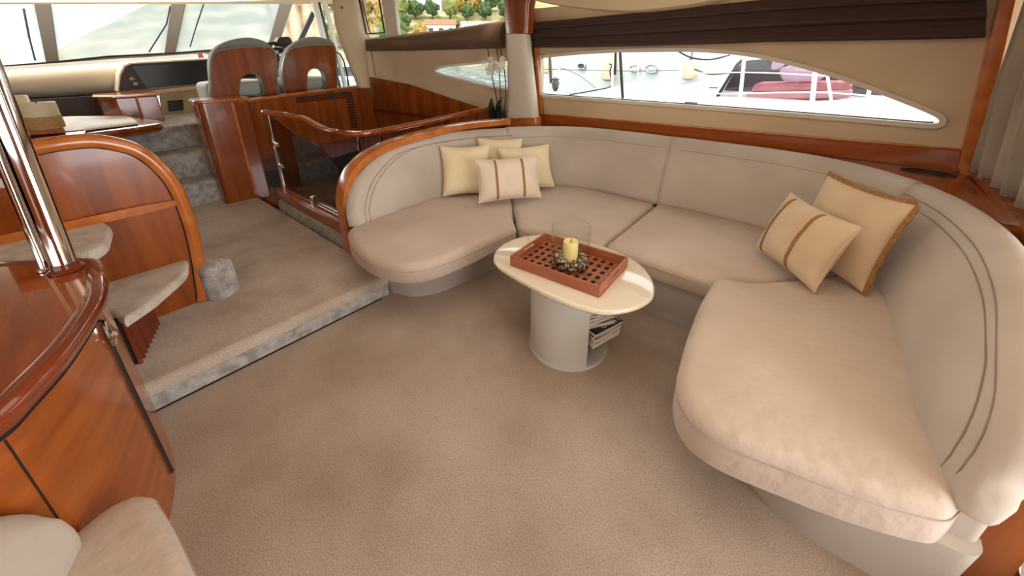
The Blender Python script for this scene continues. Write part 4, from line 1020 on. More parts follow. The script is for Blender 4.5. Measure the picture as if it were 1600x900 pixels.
stand('cream cushion on the right of the corner heap, tilted towards the wall', (788, 300), (866, 291), (775, 232), .48, .40, 'pillow_cream', .15, GC, seed=3.0, piping='pillow_cream')
stand('off-white cushion with two brown braid stripes at the front of the corner heap', (748, 317), (846, 308), (740, 250), .49, .35, 'pillow_white', .15, GC, seed=4.0, bands=(-.42, .42), piping='pillow_white')
GR = 'tan cushions on the aft seat'
zb = .48
# big tan cushion leaning in the aft corner, fringe on its outer edges
def quadp(lab, px4, depth_pts, mat, th, group, **k):
    """cushion through four corner sight lines (bl, br, tr, tl) at the given heights"""
    P4 = [onz(x, y, z) for (x, y), z in zip(px4, depth_pts)]
    u = ((P4[1] - P4[0]) + (P4[2] - P4[3])) / 2; v = ((P4[3] - P4[0]) + (P4[2] - P4[1])) / 2
    c = sum(P4, V()) / 4
    return pillow(lab, c, u, v, u.length, v.length, th, mat, group, **k)
quadp('large tan cushion with a brown fringe leaning in the aft sofa corner', ((1235, 392), (1352, 458), (1428, 322), (1292, 270)), (.48, .49, .94, .96), 'pillow_tan', .15, GR, seed=6.0, frill=('r', 't'), piping='braid')
quadp('smaller tan cushion with two brown stripes in front of the fringed one', ((1178, 385), (1272, 456), (1348, 356), (1236, 303)), (.50, .49, .84, .84), 'pillow_tan', .17, GR, seed=7.0, bands=(-.66, .25), piping='pillow_tan')

# ================================================================ COFFEE TABLE AND WHAT STANDS ON IT
ct = thing('coffee_table', 'oval cream coffee table on a round pale grey drum with a magazine niche', 'table', (-.98, 1.62, 0))
tc_ = onz(887, 536, 0); RB = .222
TZ = .515
opx = [(771, 402), (778, 387), (802, 373), (842, 366), (900, 372), (955, 388), (995, 408), (1016, 430), (1023, 450), (1016, 467), (988, 481), (944, 486), (900, 476), (850, 456), (800, 429), (779, 415)]
tpl = cr([V((onz(x, y, TZ).x, onz(x, y, TZ).y, 0)) for x, y in opx], 5, True)
MB().loft([[p + V((0, 0, z)) for p in offset2(tpl, i)] for z, i in ((TZ - .042, .03), (TZ - .036, .012), (TZ - .02, .0), (TZ - .016, .006), (TZ - .012, .0), (TZ - .004, .003), (TZ, .012))]).build('top', 'table_top', ct, auto=.9)
a0 = math.atan2(onz(908, 566, 0).y - tc_.y, onz(908, 566, 0).x - tc_.x)      # front edge of the niche
a1 = a0 + 1.75
def arc(r0, r1, z0, z1, s, e, n=48):
    rings = []
    for k in range(n + 1):
        a = s + (e - s) * k / n; d = V((math.cos(a), math.sin(a), 0)); o_ = V((tc_.x, tc_.y, 0))
        rings.append([o_ + d * r0 + V((0, 0, z0)), o_ + d * r1 + V((0, 0, z0)), o_ + d * r1 + V((0, 0, z1)), o_ + d * r0 + V((0, 0, z1))])
    return MB().loft(rings)
arc(RB - .018, RB, .012, TZ - .042, a1, a0 + 2*PI).build('drum', 'table_base', ct, auto=.6)
MB().lathe([(RB + .008, .0), (RB + .01, .006), (RB + .006, .018), (RB - .01, .02), (.0, .02)], (tc_.x, tc_.y, 0), 48).build('foot_ring', 'table_base', ct)
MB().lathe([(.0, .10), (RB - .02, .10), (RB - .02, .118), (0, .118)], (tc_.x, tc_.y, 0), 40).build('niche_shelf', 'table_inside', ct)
for aa in (a0, a1):
    d = V((math.cos(aa), math.sin(aa), 0)); o_ = V((tc_.x, tc_.y, 0)); s_ = V((-d.y, d.x, 0)) * .006
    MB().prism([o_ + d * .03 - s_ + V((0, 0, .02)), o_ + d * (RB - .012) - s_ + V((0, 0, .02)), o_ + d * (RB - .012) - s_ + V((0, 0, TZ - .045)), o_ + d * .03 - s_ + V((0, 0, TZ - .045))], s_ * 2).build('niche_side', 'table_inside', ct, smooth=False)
# magazines in the niche
am = (a0 + a1) / 2; dm = V((math.cos(am), math.sin(am), 0)); sm_ = V((-dm.y, dm.x, 0))
z = .122; rnd = random.Random(3)
mags = [('mag_tan', .022, .03, .62), ('paper', .014, .03, .66), ('mag_grey', .022, .035, .58), ('mag_tan', .016, .035, .7), ('ink', .02, .04, .62), ('mag_grey', .024, .0, .9), ('paper', .016, -.005, .72), ('mag_tan', .02, -.01, .8), ('ink', .016, -.005, .95), ('mag_grey', .02, -.01, .85), ('paper', .016, -.015, .78)]
wheres = ['lowest tan magazine of the stack in the table niche', 'thin pale magazine second from the bottom of the niche stack', 'grey magazine third from the bottom of the niche stack', 'tan magazine fourth from the bottom of the niche stack', 'black covered magazine with white lettering in the niche stack', 'thick grey magazine just above the black lettered one', 'thin pale magazine above the thick grey one', 'tan magazine fourth from the top of the niche stack', 'black magazine third from the top of the niche stack', 'grey magazine second from the top of the niche stack', 'topmost pale magazine of the stack in the table niche']
for k, (cov, th, push, rot) in enumerate(mags):
    c = V((tc_.x, tc_.y, 0)) + dm * (.115 + push); u = (sm_ * math.cos(rot) + dm * math.sin(rot)); v = V((-u.y, u.x, 0))
    root = thing('magazine', wheres[k], 'magazine', c + V((0, 0, z)), 'magazines in the coffee table niche')
    hw, hh = .105, .10
    def q4(f, z0): return [c + u * hw * f * a + v * hh * f * b + V((0, 0, z0)) for a, b in ((-1, -1), (1, -1), (1, 1), (-1, 1))]
    MB().prism(q4(.985, z + .0015), (0, 0, th - .003)).build('pages', 'paper', root, smooth=False)
    cv = MB().prism(q4(1, z), (0, 0, .0014)); cv.prism(q4(1, z + th - .0014), (0, 0, .0014))
    cv.build('cover', cov, root, smooth=False)
    z += th + .0008
    if cov == 'ink' and k == 4: 
        tcu = bpy.data.curves.new('lettering', 'FONT'); tcu.body = 'OUNT'; tcu.size = .05; tcu.align_x = 'CENTER'
        tob = bpy.data.objects.new('lettering', tcu); col.objects.link(tob); bpy.context.view_layer.update()
        tme = bpy.data.meshes.new_from_object(tob.evaluated_get(bpy.context.evaluated_depsgraph_get())); bpy.data.objects.remove(tob)
        bdir = v if v.dot(EYE - c) > 0 else -v
        lo_ = link('lettering', tme, 'paper', root, False)
        ex = sm_ if sm_.dot(right) > 0 else -sm_
        ex = u if u.dot(right) > 0 else -u; ey = V((0, 0, 1)).cross(ex)
        mm = Matrix((ex, ey, V((0, 0, 1)))).transposed().to_4x4(); mm.translation = c + ex * .035 - ey * .085 + V((0, 0, z - .0002)) - root.location
        lo_.matrix_parent_inverse = Matrix.Identity(4); lo_.matrix_basis = mm

# tray
tl_, tf_, tr_ = onz(797, 415, TZ), onz(936, 466, TZ), onz(981, 432, TZ)
u = (tf_ - tl_); W_ = u.length; u.normalize(); v = (tr_ - tf_); v = (v - v.dot(u) * u); v.normalize()
back_pt = onz(852, 363, TZ + .065); D_ = (back_pt - tl_).dot(v)
tyr = thing('serving_tray', 'reddish wood serving tray with a pierced lattice bottom on the coffee table', 'tray', tl_.lerp(tr_, .5))
TH = .062; c0 = V((tl_.x, tl_.y, TZ + .001))
def tp3(a, b, z_): return c0 + u * a + v * b + V((0, 0, z_))
for a_, b_, nm in (((0, 0), (W_, 0), 'long_side'), ((0, D_ - .01), (W_, D_ - .01), 'long_side')):
    MB().prism([tp3(a_[0], a_[1], 0), tp3(b_[0], b_[1], 0), tp3(b_[0], b_[1], TH), tp3(a_[0], a_[1], TH)], v * .01).build(nm, 'tray', tyr, smooth=True, bevel=.002)
for a_ in (0, W_ - .01):
    outer_ = [tp3(a_, .01, 0), tp3(a_, D_ - .01, 0), tp3(a_, D_ - .01, TH), tp3(a_, .01, TH)]
    hl_ = rpoly([tp3(a_, D_ * .35, .034), tp3(a_, D_ * .65, .034), tp3(a_, D_ * .65, .05), tp3(a_, D_ * .35, .05)], .008, 3)
    fill(outer_, [hl_], u * .01, 'short_side', 'tray', tyr)
MB().prism([tp3(.01, .01, .001), tp3(W_ - .01, .01, .001), tp3(W_ - .01, D_ - .01, .001), tp3(.01, D_ - .01, .001)], (0, 0, .003)).build('floor_backing', 'dark_seam', tyr, smooth=False)
na, nb = 11, 6
for i in range(na + 1):
    x = .01 + (W_ - .02) * i / na
    MB().prism([tp3(x - .011, .01, .004), tp3(x + .011, .01, .004), tp3(x + .011, D_ - .01, .004), tp3(x - .011, D_ - .01, .004)], (0, 0, .005)).build('lattice_strip', 'tray', tyr, smooth=False)
for j in range(nb + 1):
    y = .01 + (D_ - .02) * j / nb
    MB().prism([tp3(.01, y - .011, .0045), tp3(W_ - .01, y - .011, .0045), tp3(W_ - .01, y + .011, .0045), tp3(.01, y + .011, .0045)], (0, 0, .005)).build('lattice_strip', 'tray', tyr, smooth=False)
# hurricane glass with candle and pebbles
gz = TZ + .011
gb = onz(890, 415, gz); GR_ = .103; GH = .235
MBR = MB().tube([V((gb.x + (GR_ - .002) * math.cos(t), gb.y + (GR_ - .002) * math.sin(t), gz + GH)) for t in [2*PI*k/48 for k in range(48)]], .0016, 6, loop=True)
hg = tag(MB().lathe([(.0, 0), (GR_, 0), (GR_, GH), (GR_ - .002, GH + .002), (GR_ - .004, GH), (GR_ - .004, .012), (.0, .012)], V((gb.x, gb.y, gz)), 48).build('hurricane_glass', 'glass_vase'), 'clear glass cylinder vase standing in the wooden tray', 'vase')
MBR.build('rim', pbr('glass_edge', (150, 156, 150), .1), hg)
cz = gz + .035; cbp = V((gb.x, gb.y, cz)) + V((.0, .0, 0))
cn = thing('table_candle', 'short yellow candle inside the glass cylinder', 'candle', cbp)
MB().lathe([(.038, 0), (.04, .005), (.04, .108), (.037, .115), (.02, .108), (.001, .106)], cbp, 28).build('wax', 'candle', cn)
MB().tube([cbp + V((0, 0, .105)), cbp + V((.004, 0, .128))], .0025, 5).build('wick', 'black', cn)
mb = MB(); rnd = random.Random(5)
for k in range(170):
    r = (.042 + .05 * math.sqrt(rnd.random())) if k > 40 else .09 * math.sqrt(rnd.random()); a = rnd.random() * 2*PI
    s = rnd.uniform(.008, .013); zc_ = gz + .012 + s * .7 + rnd.random() * .035
    if r > GR_ - .006 - s: r = GR_ - .006 - s
    c = V((gb.x + r * math.cos(a), gb.y + r * math.sin(a), zc_))
    if (c - cbp).xy.length < .04 + s and c.z > cz - .01: c = V((gb.x + .055 * math.cos(a), gb.y + .055 * math.sin(a), zc_))
    ax = [rnd.uniform(.8, 1.3) * s for _ in range(3)]
    vs = []; 
    for i in range(5):
        ph = PI * i / 4
        for j in range(6): th = 2*PI*j/6; vs.append(c + V((ax[0] * math.sin(ph) * math.cos(th), ax[1] * math.sin(ph) * math.sin(th), ax[2] * .7 * math.cos(ph))))
    mb.add(vs, [(i*6+j, i*6+(j+1) % 6, (i+1)*6+(j+1) % 6, (i+1)*6+j) for i in range(4) for j in range(6)])
pm = noisy('mixed_pebbles', [(.38, (58, 44, 32)), (.5, (120, 98, 70)), (.62, (206, 190, 158))], (1, 1, 1), 55, 2, .5)
tag(mb.build('pebbles', pm), 'brown and cream pebbles around the yellow candle', 'pebbles', kind='stuff')

# ================================================================ ORCHID
ocb = V((-2.86, 3.02, .97))
oc = thing('potted_orchid', 'white orchid with dark leaves behind the corner of the sofa', 'plant', ocb)
ocl = onz(772, 190, .97)
def opx_(x, y): return ony(x, y, 3.13)
base_o = opx_(778, 188)
MB().lathe([(.035, -.03), (.05, .04), (.055, .10), (.05, .10), (.04, .07)], base_o, 20).build('pot', 'black', oc)
def leafy(p, tip, wd, mat='leaf'):
    d = tip - p; s = d.cross(V((0, 1, 0))).normalized(); rows = []
    for k in range(8):
        t = k / 7; c = p + d * t + V((0, -.04 * math.sin(PI * t), 0)); hw = wd * math.sin(PI * (t * .93 + .05)) ** .8
        rows.append([c - s * hw, c + V((0, .012, 0)), c + s * hw, c + V((0, .018, 0))])
    MB().loft(rows).build('leaf', mat, oc)
for (x0, y0, x1, y1, wd) in ((776, 182, 768, 153, .045), (778, 182, 764, 170, .05), (781, 182, 784, 152, .04), (780, 184, 790, 172, .05), (777, 186, 770, 190, .04)):
    leafy(opx_(x0, y0), opx_(x1, y1), wd)
for pts in (((779, 180), (776, 155), (768, 115), (762, 76)), ((784, 180), (782, 150), (780, 110), (776, 75)), ((787, 178), (790, 150), (789, 118), (782, 75))):
    MB().tube(cr([opx_(*q) for q in pts], 6), .0055, 6).build('flower_stem', 'stem', oc)
def flower(p, s):
    n_ = (EYE - p).normalized(); e1 = n_.cross(V((0, 0, 1))).normalized(); e2 = e1.cross(n_)
    for k in range(5):
        a = 2*PI*k/5 + .3; d = e1 * math.cos(a) + e2 * math.sin(a); t_ = n_.cross(d)
        MB().loft([[p + n_ * .003 + d * (s * q) - t_ * (s * w_) , p + n_ * (.012 + .01 * q) + d * (s * q), p + n_ * .003 + d * (s * q) + t_ * (s * w_), p - n_ * .003 + d * (s * q)] for q, w_ in ((.08, .06), (.4, .36), (.75, .4), (1.0, .1))]).build('petal', 'orchid', oc)
for x, y, s in ((768, 109, .055), (772, 103, .05), (785, 101, .05), (769, 92, .03), (787, 92, .03), (781, 107, .045)): flower(opx_(x, y) + V((0, -.02, 0)), s)

# ================================================================ AFT CORNER: CURTAIN, LEDGE, METAL RAIL END
rings = []
NZ, NY = 14, 90
for j in range(NZ + 1):
    z_ = .97 + (2.11 - .97) * j / NZ; row = []
    for i in range(NY + 1):
        t_ = i / NY; y_ = 3.352 - 1.15 * t_
        w_ = .026 * math.sin(y_ * 38 + .5 * math.sin(z_ * 3)) + .012 * math.sin(y_ * 19 + z_)
        row.append(V((.53 + .095 * t_ + .04 * max(0, 1 - (z_ - .97) / .4) - .06 * max(0, z_ - 1.3) + w_, y_ + .012 * math.sin(z_ * 4 + y_ * 9), z_)))
    rings.append(row)
mb = MB(); mb.loft(rings, cap=False, closed=False)
cur = mb.build('curtain', 'curtain', smooth=True, auto=3.0, solid=.006); tag(cur, 'grey taupe curtain gathered in folds at the right edge', 'curtain')
re = thing('metal_rail_end', 'polished metal rail end beyond the aft sofa rim', 'rail', onx(1592, 860, .72))
a = onx(1580, 880, .72); b = onx(1588, 822, .72)
MB().tube([onx(1578, 905, .72), onx(1585, 850, .72), onx(1600, 815, .72), onx(1640, 790, .72)], .022, 14).build('bend', 'chrome', re)
MB().box((.74, 1.2, .0), (.80, 1.6, .30)).build('door_track', 'cream_light', re, smooth=True, bevel=.01)

# port wall with its window band, out of view, so that daylight falls in as it does in the saloon
pw = thing('wall_port', 'cream port side wall with a long window band', 'wall', (-.5, -2.6, 0), kind='structure')
MB().box((-6.5, -2.66, 0), (3.0, -2.6, 1.25)).build('lower_panel', 'wood_x', pw, smooth=False)
MB().box((-6.5, -2.66, 1.85), (3.0, -2.6, 2.15)).build('upper_panel', 'cream', pw, smooth=False)
MB().box((-9.0, -2.64, 0.0), (-2.4, -2.6, 3.0)).build('forward_panel', 'cream', pw, smooth=False)

aw = thing('wall_aft', 'aft bulkhead with the open saloon doorway', 'wall', (2.8, 0, 0), kind='structure')
MB().box((2.8, -2.6, 0), (2.86, -.15, 2.15)).build('port_panel', 'wood', aw, smooth=False)
MB().box((2.8, 2.35, 0), (2.86, 3.5, 2.15)).build('starboard_panel', 'wood', aw, smooth=False)
MB().box((2.8, -.15, 1.98), (2.86, 2.35, 2.15)).build('header', 'cream', aw, smooth=False)
# ================================================================ OUTSIDE
S(MB().box((-260, 4.2, -1.25), (120, 260, -1.2)).build('water', 'water', smooth=False))['label'] = 'pale rippled harbour water'
S(MB().box((-260, -200, -1.25), (-9.5, 4.2, -1.2)).build('water', 'water', smooth=False))['label'] = 'pale rippled harbour water'
# ---- neighbouring catamaran
ZD = .80
ca = thing('catamaran', 'white catamaran foredeck moored alongside beyond the long window', 'boat', onz(1250, 170, ZD) - V((0, 0, 2)))
dk = [onz(x, y, ZD) for x, y in ((1000, 156), (1060, 134), (1120, 123), (1250, 121))] + [V((9, 15, ZD)), V((9, 5.2, ZD)), V((-1.6, 5.2, ZD))]
MB().prism(dk, (0, 0, -1.6)).build('hull', 'white', ca, smooth=False)
nk = [onz(x, y, ZD - .02) for x, y in ((900, 155), (985, 133), (1062, 132), (1002, 157), (975, 163))]
MB().prism(nk, (0, 0, -.03)).build('trampoline', 'net', ca, smooth=False)
MB().tube([onz(x, y, ZD - .01) for x, y in ((905, 152), (980, 132.5), (1062, 131.5))], .035, 8).build('net_rope', 'white_mat', ca)
for x, y in ((1115, 138), (1080, 162)):
    p = onz(x, y, ZD); MB().box((p.x - .1, p.y - .03, ZD), (p.x + .1, p.y + .03, ZD + .03)).build('cleat', 'steel_dark', ca, smooth=True, bevel=.01)
# cabin with big tinted window
YC = 8.6
cp_ = lambda x, y, d=0: ony(x, y, YC + d)
wpx = [(1122, 151), (1133, 134), (1153, 101), (1160, 95), (1210, 91), (1250, 92), (1300, 105), (1345, 122), (1400, 146), (1380, 150), (1330, 155), (1250, 160), (1160, 161)]
wall_out = [cp_(x, y) for x, y in ((1117, 156), (1130, 132), (1150, 98), (1158, 88), (1175, 84), (1250, 70), (1330, 70), (1500, 120), (1520, 170), (1160, 168))]
fill(wall_out, [[cp_(x, y) for x, y in wpx]], (0, .08, 0), 'cabin_side', 'white', ca)
fill([cp_(x, y, .03) for x, y in wpx], [], (0, .01, 0), 'cabin_pane', 'glass_cabin', ca)
inner_c = [cp_(x, y, 1.5) for x, y in ((1121, 158), (1135, 134), (1153, 104), (1168, 92), (1240, 78), (1500, 135), (1500, 168))]
MB().prism(inner_c, (0, .06, 0)).build('cabin_back', 'tint', ca, smooth=False)
MB().prism([cp_(1117, 156, .08), cp_(1158, 88, .08), cp_(1158, 88, 1.5), cp_(1119, 157, 1.5)], (.03, 0, 0)).build('cabin_front', 'white', ca, smooth=False)
MB().box((cp_(1130, 160).x, YC + .1, .60), (cp_(1500, 160).x, YC + 1.5, .66)).build('cabin_floor', 'tint', ca, smooth=False)
MB().tube([cp_(1120, 152, -.02), cp_(1152, 101, -.02), cp_(1160, 94, -.02)], .03, 8).build('window_edge', 'rubber', ca)
def soft(name, label, px, d, th, z_pad, mat, grp):
    pts = [cp_(x, y, d) for x, y in px]; c = sum(pts, V()) / len(pts)
    o = MB().prism(rpoly(pts, .06, 4), (0, th, 0)).build(name, mat, None, smooth=True, bevel=.05, seg=3); return tag(o, label, 'cushion', grp)
GP = 'cushions inside the catamaran cabin'
soft('cabin_cushion', 'long pink bench cushion, lower one inside the catamaran cabin', ((1165, 146), (1330, 141), (1330, 153), (1165, 156)), .2, .6, 0, 'pink', GP)
soft('cabin_cushion', 'pink bench cushion, upper one inside the catamaran cabin', ((1180, 130), (1330, 128), (1330, 140), (1172, 144)), .35, .6, 0, 'pink', GP)
soft('cabin_pillow', 'pale lilac rounded pillow on the pink bench in the catamaran cabin', ((1216, 108), (1240, 100), (1282, 103), (1288, 120), (1276, 128), (1222, 127)), .3, .3, 0, 'lilac', GP)
soft('cabin_cloth', 'small lilac cloth hanging at the top of the catamaran cabin window', ((1208, 92), (1228, 92), (1224, 104), (1208, 110), (1204, 106)), .2, .1, 0, 'lilac', GP)
# stanchions and lifelines along the near rail
YN = 6.0
def pole(pts, r, mat, label, cat='stanchion', group=None, y=YN, name='stanchion'):
    o = MB().tube(cr([ony(x, yy, y) for x, yy in pts], 5) if len(pts) > 2 else [ony(x, yy, y) for x, yy in pts], r, 10).build(name, mat); return tag(o, label, cat, group)
GS = 'deck stanchions of the catamaran'
def stan(pts, r, mat, label):
    root = thing('stanchion', label, 'stanchion', ony(*pts[-1], YN), GS)
    MB().tube([ony(x, yy, YN) for x, yy in pts], r, 10).build('pole', mat, root)
    b = ony(*pts[-1], YN); MB().lathe([(r * 2.2, -.02), (r * 2.2, .02), (r * 1.3, .05)], b, 12).build('foot', 'white_mat', root)
stan(((1164, 80), (1155, 168)), .022, 'white_mat', 'metal stanchion in front of the slanted edge of the cabin window')
stan(((1275, 98), (1267, 181)), .026, 'white_mat', 'thick white stanchion in front of the pink cushions')
stan(((1362, 126), (1347, 187)), .02, 'white_mat', 'white stanchion near the aft tip of the long window')
stan(((1290, 100), (1303, 184)), .016, 'white_mat', 'thin bent white tube right of the thick white stanchion')
GL = 'lifelines of the catamaran'
pole(((1040, 116), (1165, 113), (1280, 118), (1340, 122), (1480, 140)), .008, 'white_mat', 'upper white lifeline wire crossing the cabin window', 'wire', GL, name='lifeline')
pole(((1110, 146), (1158, 146), (1270, 144), (1350, 149), (1480, 160)), .009, 'white_mat', 'lower white lifeline wire crossing the cabin window', 'wire', GL, name='lifeline')
fe = thing('slim_fender', 'slim white fender hanging near the tip of the long window', 'fender', ony(1418, 190, YN))
c = ony(1419, 165, YN); MB().lathe([(.01, -.13), (.05, -.10), (.055, 0), (.05, .12), (.01, .16)], c, 16).build('body', 'white_mat', fe)
MB().tube([ony(1418, 180, YN), ony(1417, 194, YN)], .012, 6).build('rope', 'white_mat', fe)
# black poles, struts and rope at the left of the window
YQ = 7.0
pole(((962, 80), (961, 117)), .022, 'black', 'short black pole beside the peach fender', 'pole', 'black poles outside the window', YQ, 'pole')
pole(((969, 82), (973, 154)), .026, 'black', 'long black pole standing on the catamaran net', 'pole', 'black poles outside the window', YQ, 'pole')
pole(((958, 100), (955, 157)), .02, 'white_mat', 'white pole just left of the black poles', 'pole', None, YQ, 'pole')
pole(((859, 88), (861, 130)), .03, 'steel_dark', 'dark strut at the forward end of the long window', 'strut', None, YQ, 'strut')
pole(((880, 86), (872, 115), (866, 142)), .022, 'white_mat', 'pale slanting strut near the forward end of the long window', 'strut', None, YQ, 'strut')
wi_ = thing('winch', 'dark rigging block on the strut at the forward end of the window', 'winch', ony(868, 138, YQ))
MB().lathe([(.03, -.16), (.06, -.1), (.08, 0), (.06, .06), (.09, .08), (.02, .12)], ony(868, 130, YQ), 14).build('drum', 'steel_dark', wi_)
pole(((890, 148), (930, 141), (955, 134), (953, 112), (956, 102), (952, 100)), .012, 'black', 'black rope looping up to the peach fender', 'rope', None, YQ, 'rope')
pole(((1056, 78), (1080, 90), (1110, 93), (1141, 86)), .014, 'black', 'slack dark mooring rope hanging under the blind', 'rope', None, YQ, 'rope')
pole(((1085, 108), (1110, 116), (1145, 113)), .014, 'steel_dark', 'dark rope trailing right of the fender', 'rope', None, YQ, 'rope')
pole(((870, 104), (900, 115), (930, 137)), .006, 'steel_dark', 'thin slanting wire left of the peach fender', 'wire', None, YQ, 'wire')
pole(((845, 108), (980, 111), (1062, 110)), .006, 'steel_dark', 'thin horizontal wire before the far hull', 'wire', None, YQ, 'wire')
pole(((976, 81), (1140, 79)), .016, 'steel_dark', 'thin rail under the top edge of the window', 'rail', None, YQ + 3, 'rail')
for x, y0, y1, lb in ((997, 84, 125, 'thin grey rail post before the left oval porthole'), (1062, 88, 122, 'thin grey rail post left of the middle fender'), (1145, 92, 112, 'thin grey rail post beside the cabin')):
    pole(((x, y0), (x, y1)), .02, 'white_mat', lb, 'post', 'thin rail posts outside', YQ + 3, 'rail_post')
# ---- far white yacht with portholes and fenders
YF = 17.0
fy = thing('far_yacht', 'white yacht hull with oval portholes beyond the catamaran', 'boat', (-12, YF, -1.2))
rings = []
for x, y in ((-15, YF + 1.2), (-14, YF + .3), (-12, YF), (-6, YF), (0, YF), (8, YF + .6)):
    rings.append([V((x, y + .7, -1.2)), V((x, y + .2, .2)), V((x, y, 1.4)), V((x, y - .05, 3.0)), V((x, y + 4, 3.1)), V((x, y + 4, -1.2))])
MB().loft(rings).build('hull', 'white', fy, auto=.5)
for x, y, w_ in ((908, 103.5, 13), (992, 107, 15), (1018, 107.5, 18)):
    c = ony(x, y, YF - .06); hw = w_ / 2 / FPX * (c - EYE).dot(fwd); hh = hw * .62
    ring = [c + V((hw * (abs(math.cos(t)) ** .6 * (1 if math.cos(t) > 0 else -1)), 0, hh * math.sin(t))) for t in [2*PI*k/28 for k in range(28)]]
    MB().tube(ring, .03, 6, loop=True).build('porthole_rim', 'chrome', fy)
    MB().prism(ring, (0, .1, 0)).build('porthole_pane', 'pane_dark' if x == 908 else 'seat_pale', fy, smooth=False)
YE = YF - .42
for x, y0, y1, w_, lb in ((951, 84, 125, 22, 'peach fender with a dark rope left of the black poles'), (1077, 95, 124, 20, 'peach fender hanging mid-window under a slack rope'), (853, 90, 114, 12, 'peach fender at the forward edge of the long window')):
    c = ony(x, (y0 + y1) / 2, YE); k = (c - EYE).dot(fwd) / FPX; r = w_ / 2 * k * .95; c = ony(x, (y0 + y1) / 2, YF - .06 - r); h = (y1 - y0) * k / 2 / .93
    root = thing('fender', lb, 'fender', c - V((0, 0, h)), 'peach fenders')
    MB().lathe([(.001, -h), (r * .5, -h * .96), (r * .9, -h * .82), (r, -h * .6), (r, h * .6), (r * .9, h * .82), (r * .5, h * .95), (.001, h)], c, 20).build('body', 'fender', root)
    MB().tube([c + V((0, 0, h * .9)), V((c.x, YF - .07, 3.0)), V((c.x, YF + .1, 3.06))], .025, 6).build('rope', 'steel_dark', root)
    MB().lathe([(r * .3, h * .95), (r * .35, h * 1.05), (r * .2, h * 1.12)], c, 12).build('eye', 'steel_dark', root)

# ---- hillside town seen through the upper side window
base_dir = ray(670, 60); base_dir.z = 0; base_dir.normalize(); side = V((-base_dir.y, base_dir.x, 0))   # side: to the left
D0 = 110.0
def hz(d, s): return -1.2 + max(0, d - D0) * .35 + .8 * noise.noise(V((d * .05, s * .05, 1)))
vs = []; fs = []; NA, NB = 40, 60
for i in range(NA + 1):
    for j in range(NB + 1):
        d = D0 - 3 + 150 * i / NA; s = -110 + 200 * j / NB; p = base_dir * d + side * s
        vs.append(V((p.x, p.y, hz(d, s) if i else -3)))
for i in range(NA):
    for j in range(NB): a = i*(NB+1)+j; fs.append((a, a+1, a+NB+2, a+NB+1))
S(MB().add(vs, fs).build('hillside', 'hill'))['label'] = 'scrubby hillside behind the harbour'
def gp_(px, d):   # ground point in the direction of pixel column px
    r = ray(px, 60); r.z = 0; r.normalize(); k = d / r.dot(base_dir); p = r * k; return V((p.x, p.y, hz(d, p.dot(side))))
protos = []
def crown_mesh(seed):
    bm = bmesh.new(); bmesh.ops.create_icosphere(bm, subdivisions=4, radius=1)
    for v_ in bm.verts:
        n1 = noise.noise(v_.co * 1.6 + V((seed, 0, 0))); n2 = noise.noise(v_.co * 4.5 + V((0, seed, 0))); n3 = noise.noise(v_.co * 10 + V((0, 0, seed)))
        v_.co *= 1 + .45 * n1 + .30 * n2 + .16 * n3
    me = bpy.data.meshes.new('crown'); bm.to_mesh(me); bm.free(); return me
cms = [crown_mesh(3.1 * k + 1) for k in range(4)]
COL = ['dark green', 'light green', 'ochre', 'deep green bushy']
ORD = ['first', 'second', 'third', 'fourth', 'fifth', 'sixth', 'seventh', 'eighth', 'ninth', 'tenth', 'eleventh', 'twelfth', 'thirteenth', 'fourteenth', 'fifteenth', 'sixteenth', 'seventeenth', 'eighteenth', 'nineteenth', 'twentieth']
rnd = random.Random(11)
tmesh = MB().lathe([(.2, -1.0), (.14, 2.6)], (0, 0, 0), 8)
tm = bpy.data.meshes.new('trunk'); tm.from_pydata(tmesh.v, [], tmesh.f); tm.materials.append(M['trunk'])
for k_, c_m in enumerate(cms):
    c_m.materials.append(M['crown%d' % k_])
    for pl_i in c_m.polygons: pl_i.use_smooth = True
def tree(px, d, h, kind, label, wd=1.0, sq=1.0):
    p = gp_(px, d); root = thing('hillside_tree', label, 'tree', p, 'hillside trees')
    o = bpy.data.objects.new('crown', cms[kind]); col.objects.link(o)
    o.parent = root; o.location = (0, 0, h * .55); o.scale = (h * .42 * wd, h * .42 * wd, h * .42 * sq); o.rotation_euler = (0, 0, rnd.random() * 6)
    t = bpy.data.objects.new('trunk', tm); col.objects.link(t); t.parent = root; t.scale = (1, 1, h / 5)
houses = [('cream stucco villa high on the hill, leftmost in the upper window', 640, 172, 9, 7, 7, 'house_c', True, 2, 4),
 ('white flat-roofed villa between trees in the upper window', 672, 160, 10, 7, 7, 'house_w', False, 2, 4),
 ('small white house low in the upper window', 690, 132, 9, 6, 4.5, 'house_w', True, 1, 3),
 ('cream villa with red roof near the middle of the upper window', 704, 176, 9, 7, 7, 'house_c', True, 2, 4),
 ('pale apartment house near the top of the hill', 738, 186, 14, 8, 9, 'house_c', False, 3, 5),
 ('long white waterfront building at the aft end of the upper window', 758, 130, 14, 6, 5, 'house_w', False, 1, 5),
 ('ochre house behind the dark sliding frame', 584, 160, 10, 7, 10, 'house_o', True, 3, 4),
 ('tall ochre house beside the cream corner post', 566, 178, 10, 7, 11, 'house_o', True, 3, 4),
 ('ochre house with red roof above the white villa', 660, 196, 12, 8, 9, 'house_o', True, 3, 4)]
spots = []
